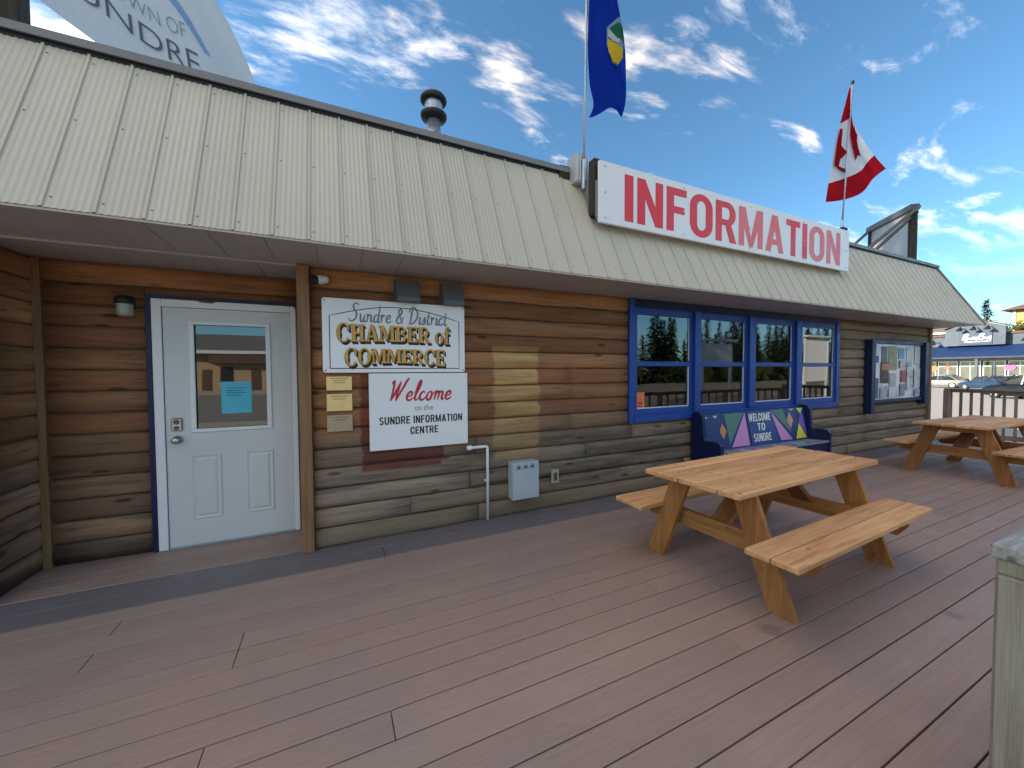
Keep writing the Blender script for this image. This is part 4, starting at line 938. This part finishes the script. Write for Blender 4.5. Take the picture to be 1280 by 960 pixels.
for wd_, a_, b__, c_, d_ in (('WELCOME', .412, .622, .69, .92), ('TO', .488, .56, .41, .63), ('SUNDRE', .44, .61, .10, .33)):
    sans_word('letter_shadow', wd_, MT['ink'], bn, mural, a_+.006, b__+.006, c_-.02, d_-.02, .0066)
    sans_word('letter', wd_, MT['signw'], bn, mural, a_, b__, c_, d_, .0085)
for i, (a, c) in enumerate(((.15, (.55, .5, .2)), (.45, (.5, .52, .56)), (.7, (.45, .3, .5)), (1.15, (.55, .56, .6)), (1.6, (.5, .5, .55)), (2.0, (.55, .45, .3)))):
    marks('seat_paint', [[(a, .04+.05*(i % 2)), (a+.25, .03), (a+.18, .25)]], pm_(c), bn, lambda u, v, h: (u+.06, v, .4515-.05*v+h), lift=.0005)

# ------------------------------------------------------------------ notice board
nb = thing('notice_board', 'blue framed notice board full of posters on the far log wall', 'notice board', (8.80, 3.575, .70))
MB().box(0, .14, -.11, .0, 0, 1.36, .005).build('post', MT['navy'], nb); MB().box(2.17, 2.34, -.11, .0, .10, 1.36, .005).build('post', MT['navy'], nb)
MB().box(.1405, 2.1695, -.075, .0, 1.30, 1.36, .004).build('frame_top', MT['navy'], nb); MB().box(.1405, 2.1695, -.075, .0, .19, .245, .004).build('frame_bottom', MT['navy'], nb)
MB().box(.1405, 2.1695, -.02, .0, .2455, 1.2995).build('backing', MT['signw'], nb)
rp = random.Random(5)
_pl = [0.]
def poster(u, v, ww, hh, c, lift=.002, nm='poster'):
    _pl[0] += .0013; lift += _pl[0]
    MB().box(u, u+ww, -.0215-lift, -.0205-lift, v, v+hh).build(nm, M('poster_ink_%d' % rp.randrange(10**6), c, .55, 0, .35, 7., (1, 1, 1)), nb)
for a in ((.16, .94, .30, .13, (.05, .10, .35)), (.16, 1.08, .34, .18, (.75, .75, .77)), (.55, .95, .22, .30, (.16, .17, .20)), (.82, .80, .34, .46, (.34, .30, .18)), (1.22, 1.02, .24, .22, (.16, .36, .52)), (1.55, .98, .30, .28, (.74, .74, .75)),
          (1.90, .92, .24, .36, (.78, .78, .8)), (.52, .55, .30, .40, (.10, .045, .03)), (.56, .80, .28, .12, (.60, .22, .10)), (.16, .27, .27, .38, (.10, .12, .28)), (.86, .48, .26, .26, (.50, .48, .46)), (1.32, .56, .20, .24, (.45, .10, .08)), (1.28, .29, .20, .24, (.30, .32, .36)), (1.55, .40, .26, .44, (.62, .62, .63)), (.50, .27, .26, .22, (.42, .43, .50)), (.82, .27, .40, .19, (.60, .62, .64)), (1.86, .44, .26, .40, (.56, .60, .60)), (1.24, .84, .24, .16, (.60, .50, .48)), (1.9, .27, .22, .14, (.4, .5, .6)), (1.52, .86, .2, .1, (.3, .45, .4))): poster(*a)
rp2 = random.Random(9)
pr_ = []
for q in range(46):
    u, v = rp2.uniform(.2, 2.05), rp2.uniform(.28, 1.26); ww = rp2.uniform(.06, .16); pr_.append([(u, v), (u+ww, v), (u+ww, v+.010), (u, v+.010)])
marks('small_print', pr_, MT['inkg'], nb, lambda u, v, h: (u, -.0520-h, v), step=.00004)

# ------------------------------------------------------------------ railings
def railing(label, p0, p1, h=1.08, posts=2, pitch=.135, wood_=MT['railwood'], cap=.14):
    o = thing('railing', label, 'railing', (p0[0], p0[1], 0), math.atan2(p1[1]-p0[1], p1[0]-p0[0])); L = math.hypot(p1[0]-p0[0], p1[1]-p0[1])
    MB().box(0, L, -cap/2, cap/2, h-.038, h, .004).build('cap_rail', wood_, o)
    MB().box(.0, L, -.02, .02, h-.085, h-.040).build('top_rail', wood_, o); MB().box(.0, L, -.02, .02, .09, .18).build('bottom_rail', wood_, o)
    bmh = MB().box(-.019, .019, -.058, -.0205, .07, h-.041).mesh('baluster', wood_)
    x = .1
    while x < L-.05: place('baluster', bmh, o, (x, 0, 0)); x += pitch
    pmh = MB().box(-.045, .045, .021, .111, -.5, h-.0395, .004).mesh('post', wood_)
    for i in range(posts): place('post', pmh, o, (.05+(L-.1)*i/(posts-1), 0, 0))
    return o
railing('dark brown baluster railing at the far end of the deck', (12.06, .42), (12.06, 3.50), 1.10, 3, .145)
railing('baluster railing along the open side of the deck', (2.32, .33), (11.98, .33), 1.0, 5, .30, MT['cedar2'])
gp = thing('railing_post', 'weathered timber post with grey plank cap at the right edge in front', 'post', (1.715, .33, 0))
MB().box(0, .56, -.16, .07, .955, .998, .006).build('cap_plank', MT['greywood'], gp)
MB().box(.002, .53, -.125, .060, -.55, .914, .008).build('timber', MT['postwood'], gp)
MB().box(.004, .535, -.13, .058, .9145, .9545, .003).build('under_cap', MT['postwood'], gp)

# ------------------------------------------------------------------ beyond the deck: shops, cars, trees
mall = thing('shop_building', 'long grey shop front with blue canopy across the parking lot', 'shops', (90, 0, GZ))
shopw = M('shop_wall', (.070, .097, .135), .7, 0, .08, .6, space='world'); canb = M('canopy_blue', (.007, .025, .090), .5, 0, .08, 1., space='world'); brick = M('parapet_red', (.10, .05, .04), .7, 0, .1, 2., space='world'); shopg = M('shop_glass', (.11, .115, .09), .12, 0, .5, .45, space='world', spec=.8)
def mp(name, m_, *a): return MB().box(*a).build(name, m_, mall)
mp('wall', shopw, .5, 18, -40, 60, 0, 7.4); mp('parapet', brick, .3, 18, -40, 20.0, 7.41, 7.75); mp('parapet', brick, .3, 18, 26.2, 60, 7.41, 7.75)
MB().prism([(-2.2, 4.05), (.49, 5.85), (.49, 4.05)], 'y', -40, 60).build('canopy', canb, mall)
q = -40
while q < 60:
    MB().box(-2.21, -2.19, q, q+.05, 3.78, 4.05).build('canopy_seam', canb, mall) if 8 < q < 40 else None
    q += 1.3
mp('canopy_fascia', canb, -2.22, -2.1, -40, 60, 3.8, 4.06)
# sign tower with a shallow arch
mb = MB().prism([(20.05, 5.86), (26.15, 5.86), (26.15, 8.5)]+[(26.15-6.1*i/10, 8.5+.9*math.sin(math.pi*i/10)) for i in range(1, 10)]+[(20.05, 8.5)], 'x', -.4, .495); mb.build('sign_tower', shopw, mall)
mb = MB().prism([(26.3-6.4*i/12, 8.52+.95*math.sin(math.pi*i/12)) for i in range(13)]+[(19.9+6.4*i/12, 8.72+.95*math.sin(math.pi*i/12)) for i in range(13)], 'x', -.7, .55); mb.build('tower_cap', brick, mall)
sb = mp('sign_panel', M('sign_navy', (.028, .055, .12), .5), -.5, -.42, 21.3, 24.7, 6.0, 8.0)
def msign(u, v, h): return (-.505-h, 24.55-u, 6.2+v)
sq = [[(.3, .5), (.5, 1.3), (.9, 1.4), (.7, 1.0), (.4, .95), (.85, .8), (.7, .5), (.35, .5)], [(1.0, .8), (1.2, .55), (1.35, .9), (1.45, .55)], [(1.5, .95), (1.6, .6), (1.8, .9), (1.65, .2)], [(1.95, .5), (2.1, 1.3), (2.45, 1.35), (2.3, 1.0), (2.5, .7), (2.1, .5)], [(2.6, .85), (2.8, .55), (2.95, .9), (2.9, .5), (3.15, .95), (3.05, .2)]]
marks('script_marks', [r_ for s in sq for r_ in ribbon(spline(s, 4), .13)], MT['signw'], sb, msign, .0001, .002)
marks('script_marks', ribbon([(.5, .2), (2.9, .2)], .08), MT['signw'], sb, msign, .0001, .002)
for q in (9.5, 11.6, 13.7, 15.9, 18.2, 27.5, 30., 32.5, 35.):      # gooseneck lamps over the canopy
    mb = MB(); mb.tube([(.5, q, 6.5), (-.3, q, 6.9), (-.7, q, 6.6)], .06, 6); mb.tube([(-.7, q, 6.7), (-.75, q, 6.2)], [.12, .42], 10); mb.build('gooseneck_lamp', MT['black'], mall)
for q in (21.6, 23., 24.4): 
    mb = MB(); mb.tube([(-.42, q, 8.5), (-1.0, q, 8.75), (-1.3, q, 8.5)], .06, 6); mb.tube([(-1.3, q, 8.6), (-1.35, q, 8.15)], [.12, .40], 10); mb.build('gooseneck_lamp', MT['black'], mall)
q = 8.; i = 0
while q < 42:
    g_ = MB().box(.40, .49, q+.12, q+2.28, .5, 3.3).build('shop_window', shopg, mall)
    MB().box(.36, .42, q+.1, q+2.3, 3.3, 3.42).box(.36, .42, q+.1, q+2.3, .38, .5).box(.36, .42, q+.1, q+.2, .5, 3.3).box(.36, .42, q+2.2, q+2.3, .5, 3.3).box(.36, .42, q+1.15, q+1.25, .5, 3.3).box(.36, .42, q+.2, q+1.15, 2.6, 2.68).box(.36, .42, q+1.25, q+2.2, 2.6, 2.68).build('window_frame', MT['galv'], g_)
    if i % 3 == 0: MB().box(-2.0, -1.7, q-.15, q+.15, 0, 4.04).build('column', shopw, mall)
    q += 2.4; i += 1
for (y_, z_, c, r_) in ((19.7, 2.45, (.62, .10, .25), .55), (27.6, 2.3, (.62, .16, .06), .5), (26., 2.5, (.5, .12, .10), .35), (29.2, 2.6, (.6, .25, .08), .35)):
    mb = MB(); mb.tube([(.36, y_, z_), (.30, y_, z_)], r_, 14); mb.build('window_sign', M('window_sign_%d' % int(y_*10), c, .5), mall)
for y0_, z_ in ((-40, 3.5),): mp('lintel', M('warm_band', (.40, .34, .16), .6), .42, .495, 8, 42, 3.43, 3.78)
# the apartment house behind
ap = thing('apartment_house', 'sunlit tan house with brown hip roof beyond the shops', 'building', (128, 0, GZ))
tan = M('tan_siding', (.40, .27, .12), .8, 0, .06, .8, (1, 1, 6), space='world')
MB().box(0, 16, 10, 27.8, 0, 14.6).build('wall', tan, ap)
mb = MB(); mb.add([(-1.4, 8.6, 14.4), (17.4, 8.6, 14.4), (17.4, 29.2, 14.4), (-1.4, 29.2, 14.4), (7, 17, 18.5), (9, 21, 18.5)], [(0, 1, 4), (1, 2, 5, 4), (2, 3, 5), (3, 0, 4, 5), (3, 2, 1, 0)]); mb.build('roof', M('brown_shingle', (.13, .075, .05), .8, space='world'), ap)
for yy in (24.2, 20.6, 17.):
    f_ = MB().box(-.06, -.005, yy, yy+1.6, 10.8, 13.2).build('window', MT['vinyl'], ap); MB().box(-.09, -.065, yy+.12, yy+1.48, 10.9, 13.1).build('pane', shopg, f_)
MB().box(-.12, -.005, 27.4, 27.8, 0, 14.3).build('corner_board', MT['vinyl'], ap)
# low houses seen between eave and parapet
hs = thing('house', 'low pale house with white fascia seen just under the eave', 'house', (112, 0, GZ))
MB().box(0, 10, 29.5, 40, 0, 9.3).build('wall', M('house_wall', (.46, .40, .22), .8, space='world'), hs); MB().prism([(29.0, 9.31), (40.5, 9.31), (40.5, 9.6), (34, 11.2), (29.0, 10.0)], 'x', -.6, 10.6).build('roof', M('house_roof', (.10, .085, .08), .8, space='world'), hs); MB().box(-.75, -.61, 29, 40.5, 9.3, 9.62).build('fascia', MT['white'], hs)

def paint(name, c): return M('car_paint_'+name, c, .22, .25, .03, 2., spec=.6)
cglass = M('car_glass', (.012, .014, .016), .08, 0, .1, 2., spec=.9); tyre = M('tyre', (.014, .014, .014), .8); rim = MT['galv']
tl = M('tail_light', (.45, .012, .014), .25, spec=.7); hl = M('head_lamp', (.65, .66, .68), .15, spec=.8)
def car(name, label, loc, rz, c, L=4.6, Wd=1.8, Hh=1.45, suv=False, cat='car'):
    """front towards local +X"""
    o = thing(name, label, cat, loc, rz, 'cars in the parking lot'); pt = paint(label[:12], c)
    w = Wd/2; belt = Hh*.63
    prof = [(-L/2, .42, belt*.80), (-L/2+.06, .30, belt*.96), (-L/2+.5, .22, belt*1.0), (-L*.2, .20, belt*1.02), (L*.12, .20, belt*1.0), (L*.22, .20, belt*.97), (L/2-.45, .20, belt*.84), (L/2-.1, .26, belt*.72), (L/2, .36, belt*.55)]
    vs = []; ns_ = 10
    for (x, z0, z1) in prof:
        e = .82 if abs(x) > L/2-.08 else .93 if abs(x) > L/2-.3 else 1.
        ww = w*e
        vs += [(x, -ww*.92, z0), (x, -ww, z0+.12), (x, -ww, (z0+z1)*.55), (x, -ww*.95, z1-.06), (x, -ww*.86, z1), (x, ww*.86, z1), (x, ww*.95, z1-.06), (x, ww, (z0+z1)*.55), (x, ww, z0+.12), (x, ww*.92, z0)]
    fs = [(i*ns_+k, i*ns_+(k+1) % ns_, (i+1)*ns_+(k+1) % ns_, (i+1)*ns_+k) for i in range(len(prof)-1) for k in range(ns_)]+[tuple(range(ns_-1, -1, -1)), tuple((len(prof)-1)*ns_+k for k in range(ns_))]
    mb = MB(); mb.add(vs, fs); body = mb.build('body', pt, o, True)
    # greenhouse
    if suv: st = [(-L/2+.12, belt-.02), (-L/2+.38, Hh-.05), (-L*.1, Hh), (L*.06, Hh-.02), (L*.24, belt-.03)]
    else: st = [(-L/2+.55, belt-.02), (-L*.22, Hh-.06), (-L*.08, Hh), (L*.04, Hh-.03), (L*.24, belt-.04)]
    lo = [(st[0][0], belt-.03), (st[1][0], belt-.03), (st[2][0], belt-.03), (st[3][0], belt-.03), (st[4][0]-.02, belt-.05)]
    def gh(k0, k1, shr):
        v_ = []
        for (xb, zb), (xt, zt) in zip(lo, st):
            za = zb+(zt-zb)*k0; zc = zb+(zt-zb)*k1; a0 = w*(.90-.20*k0)*shr; a1 = w*(.90-.20*k1)*shr
            v_ += [(xb+(xt-xb)*k0, -a0, za), (xt, -a1, zc), (xt, a1, zc), (xb+(xt-xb)*k0, a0, za)]
        f_ = [(i*4+k, i*4+(k+1) % 4, (i+1)*4+(k+1) % 4, (i+1)*4+k) for i in range(4) for k in range(3)]; f_ += [(3, 2, 1, 0), (16, 17, 18, 19)]
        return v_, f_
    mb = MB(); mb.add(*gh(0, .88, 1.)); mb.build('windows', cglass, o)
    mb = MB(); v_ = []
    for (x, z), ww in zip(st[1:4], (.72, .74, .70)): v_ += [(x, -w*ww, z-.05), (x, -w*(ww-.1), z+.012), (x, w*(ww-.1), z+.012), (x, w*ww, z-.05)]
    mb.add(v_, [(i*4+k, i*4+(k+1) % 4, (i+1)*4+(k+1) % 4, (i+1)*4+k) for i in range(2) for k in range(4)]+[(3, 2, 1, 0), (8, 9, 10, 11)]); mb.build('roof', pt, o, True)
    mb = MB()
    for sy in (-1, 1):
        for (xa, za), (xb, zb) in ((st[0], st[1]), (st[3], st[4]), ((-.12, belt-.03), (-.16, Hh-.04))):
            mb.tube([(xa, sy*w*.90, za), (xb, sy*w*.73, zb)], .045, 5)
    mb.build('pillars', pt, o)
    for sx in (-1, 1):
        for sy in (-1, 1):
            xx = sx*L*.29; mb = MB(); mb.tube([(xx, sy*(w-.20), .32), (xx, sy*(w+.005), .32)], .32, 20); wh = mb.build('wheel', tyre, o)
            mb = MB(); mb.tube([(xx, sy*(w+.006), .32), (xx, sy*(w+.016), .32)], .20, 14); mb.build('rim', rim, wh)
    for sy in (-1, 1):
        MB().box(-L/2-.015, -L/2+.12, sy*w*.50, sy*w*.84, belt*.68, belt*.88, .01).build('tail_light', tl, o)
        MB().box(L/2-.14, L/2-.02, sy*w*.50, sy*w*.83, belt*.52, belt*.66, .01).build('headlight', hl, o)
        MB().box(L*.18, L*.22, sy*(w+.01), sy*(w+.16), belt-.01, belt+.11, .01).build('mirror', pt, o)
    MB().box(-L/2-.01, -L/2+.02, -.26, .26, belt*.5, belt*.62).build('number_plate', MT['vinyl'], o)
    return o
GP = GZ+.004
car('parked_car', 'silver sedan parked side-on at the left end of the lot', (65, 19.4, GP), R(90), (.26, .27, .26))
car('parked_car', 'dark blue sedan with red tail light beside the silver sedan', (60, 14.4, GP), R(55), (.02, .05, .11))
car('parked_car', 'pale blue hatchback between the dark cars, farther back', (70, 14.9, GP), R(75), (.22, .30, .38), 4.2)
car('sport_utility_car', 'black utility car at the right edge beyond the railing', (44, 8.6, GP), R(62), (.008, .009, .010), 4.7, 1.9, 1.72, True)
car('parked_car', 'white car parked in the row close to the shop front', (78, 15.9, GP), R(92), (.34, .34, .34), 4.5, 1.8, 1.5)
car('parked_car', 'grey car half hidden behind the silver sedan', (77, 22.6, GP), R(85), (.18, .20, .22))
car('sport_utility_car', 'dark red utility car in the row close to the shop front', (80, 9.8, GP), R(100), (.12, .02, .02), 4.6, 1.85, 1.7, True)

# ------------------------------------------------------------------ trees
leafc = [leafmat('spruce_needles', (.012, .024, .012), (.035, .055, .022)), leafmat('spruce_needles_light', (.020, .034, .014), (.052, .070, .026))]
bark = M('bark', (.07, .05, .038), .9, 0, .2, 6.)
def spruce_meshes(h, seed, m_):
    r = random.Random(seed); mb = MB(); vs = []; fs = []
    for i in range(int(h*26)):
        t = (i+r.random())/(h*26); z = h*(.06+.94*t); rad = (1-t)**.85*h*.205*r.uniform(.55, 1.15)+.05
        a = r.uniform(0, 6.283); n = max(2, int(rad/.28))
        for q in range(n):
            d = rad*(q+r.random()*.8)/n; dz = -.32*d+r.uniform(-.1, .1); c = Vector((math.cos(a)*d, math.sin(a)*d, z+dz)); s = r.uniform(.26, .50)*(.5+.5*(1-t)+.1)
            for _ in range(2):
                da = a+r.uniform(-.9, .9); e = Vector((math.cos(da), math.sin(da), r.uniform(-.7, .1))); p = Vector((-math.sin(da), math.cos(da), r.uniform(-.3, .3)))
                o = len(vs); vs += [c-p*s*.4, c+p*s*.4, c+e*s*1.9]; fs.append((o, o+1, o+2))
    mb.add(vs, fs); crown = mb.mesh('crown', m_)
    tk = MB(); tk.tube([(0, 0, -.2), (0, 0, h*.5), (0, 0, h*.97)], [h*.016, h*.010, .012], 8); return crown, tk.mesh('trunk', bark)
def broad_meshes(h, seed, m_):
    r = random.Random(seed); vs = []; fs = []; tk = MB(); tk.tube([(0, 0, -.2), (.1, 0, h*.35), (0, .1, h*.7)], [h*.022, h*.016, h*.006], 8)
    for _ in range(16):
        a = r.uniform(0, 6.28); z = r.uniform(.28, .95)*h; rad = h*.20*math.sin(math.pi*min(1, (z/h-.18)/.85)); c = Vector((math.cos(a)*rad*r.uniform(.2, 1), math.sin(a)*rad*r.uniform(.2, 1), z))
        tk.tube([(0, 0, z*.7), tuple(c)], [h*.006, h*.002], 5)
        for _ in range(130):
            p = c+Vector((r.gauss(0, 1), r.gauss(0, 1), r.gauss(0, 1)))*h*.055; s = r.uniform(.10, .24); e = Vector((r.uniform(-1, 1), r.uniform(-1, 1), r.uniform(-1, 1))).normalized(); f = e.orthogonal().normalized()
            o = len(vs); vs += [p-e*s, p+f*s*.6, p+e*s, p-f*s*.6]; fs.append((o, o+1, o+2, o+3))
    mb = MB(); mb.add(vs, fs); return mb.mesh('crown', m_), tk.mesh('trunk', bark)
sp = [spruce_meshes(12, 1, leafc[0]), spruce_meshes(10.5, 2, leafc[1]), spruce_meshes(14, 3, leafc[0])]
yl = leafmat('poplar_leaves', (.045, .06, .018), (.11, .115, .035)); br_ = [broad_meshes(11, 4, yl), broad_meshes(9, 6, leafmat('shrub_leaves', (.03, .05, .014), (.08, .10, .03)))]
def tree(name, ms, label, loc, s=1., rz=0., group=None, cat='tree'):
    o = thing(name, label, cat, loc, rz, group); o.scale = (s, s, s); place('crown', ms[0], o); place('trunk', ms[1], o); return o
rt_ = random.Random(21)
for i in range(84):
    tree('spruce_tree', sp[i % 3], 'dark spruce in the row across the road, mirrored in the windows', (26+i*1.22+rt_.uniform(-.8, .8), -44+rt_.uniform(-5, 4), GZ), rt_.uniform(.68, 1.08), rt_.uniform(0, 6), 'spruces mirrored in the windows')
for i in range(22):
    tree('shrub', br_[1], 'yellow green shrub below the spruces across the road, mirrored in the windows', (28+i*4.6+rt_.uniform(-1.5, 1.5), -39.5+rt_.uniform(-1.5, 1.5), GZ-1.2), rt_.uniform(.38, .62), rt_.uniform(0, 6), 'shrubs mirrored in the windows', 'shrub')
tree('spruce_tree', sp[1], 'tall pale spruce above the shops beside the eave tip', (135, 33.0, GZ), 1.72, 1.)
tree('spruce_tree', sp[1], 'small dark spruce between eave tip and tan house', (125, 27.9, GZ), 1.02, 2.)
tree('broadleaf_tree', br_[1], 'bushy green tree against the left side of the tan house', (118, 24.8, GZ), 1.25, .5)
tree('broadleaf_tree', br_[1], 'round green tree beside the tan house behind the shops', (122, 27.2, GZ), 1.1, 2.5)
tree('broadleaf_tree', br_[1], 'green tree behind the low house under the eave', (125, 38, GZ), 1.25, 4.)

for i in range(12):  # tree row out of view, added to keep sun off flags, roof and deck
    tree('spruce_tree', sp[i % 3], 'tall unseen spruce behind the left wing, added to shade the flags and deck', (-19+rt_.uniform(-1.2, 1.2), 10.5+i*1.25, GZ), 20/(12, 10.5, 14)[i % 3]*rt_.uniform(.92, 1.06), rt_.uniform(0, 6), 'unseen spruces added for shade')
# ------------------------------------------------------------------ across the road, behind the camera (seen mirrored in the glass)
mo = thing('motel', 'low tan motel with grey roof across the road, mirrored in the door glass', 'building', (-9.5, -50, GZ))
stucco = M('stucco', (.40, .27, .16), .8, 0, .05, 1., space='world'); shing = M('grey_shingle', (.12, .115, .125), .85, 0, .15, 2., space='world')
MB().box(-20, 16, -10, 0, 0, 4.6).build('wall', stucco, mo)
MB().prism([(-11, 4.61), (1.2, 4.61), (1.2, 4.9), (-5, 7.4), (-11, 4.9)], 'x', -21, 17).build('roof', shing, mo)
MB().box(-21, 17, 1.205, 1.30, 4.55, 4.95).build('fascia', MT['vinyl'], mo)
MB().box(-4.3, 3.8, .01, 1.15, 3.35, 4.54).build('header', brick, mo)
for xx in (-12, -8.5, -3.3, 2.2, 6.5, 10):
    f_ = MB().box(xx, xx+1.3, .005, .05, .9, 2.9).build('window', MT['ink'], mo); MB().box(xx-.12, xx+1.42, .005, .09, .75, .895).build('sill', MT['vinyl'], f_)
for xx in (-5.2, -.2, 4.6): MB().box(xx, xx+1.0, .005, .06, .05, 2.6).build('door', brick, mo)
def kiosk(label, loc, ww, z0, z1):
    o = thing('information_panel', label, 'panel', loc, 0)
    MB().box(-ww/2, ww/2, -.04, .04, z0-GZ, z1-GZ, .01).build('panel', MT['signw'], o)
    for sx in (-1, 1): MB().box(sx*ww/2-.06, sx*ww/2+.06, -.06, .06, 0, z1-GZ+.1).build('post', MT['vinyl'], o)
    MB().box(-ww/2-.2, ww/2+.2, -.25, .25, z1-GZ+.101, z1-GZ+.2).build('roof', MT['vinyl'], o)
    return o
kiosk('white panel on two posts past the railing, mirrored in the second window', (16.4, -5, GZ), 1.9, 1.7, 2.8)
kiosk('tall white panel past the railing, mirrored in the last window', (24.7, -5, GZ), 2.2, .9, 3.25)
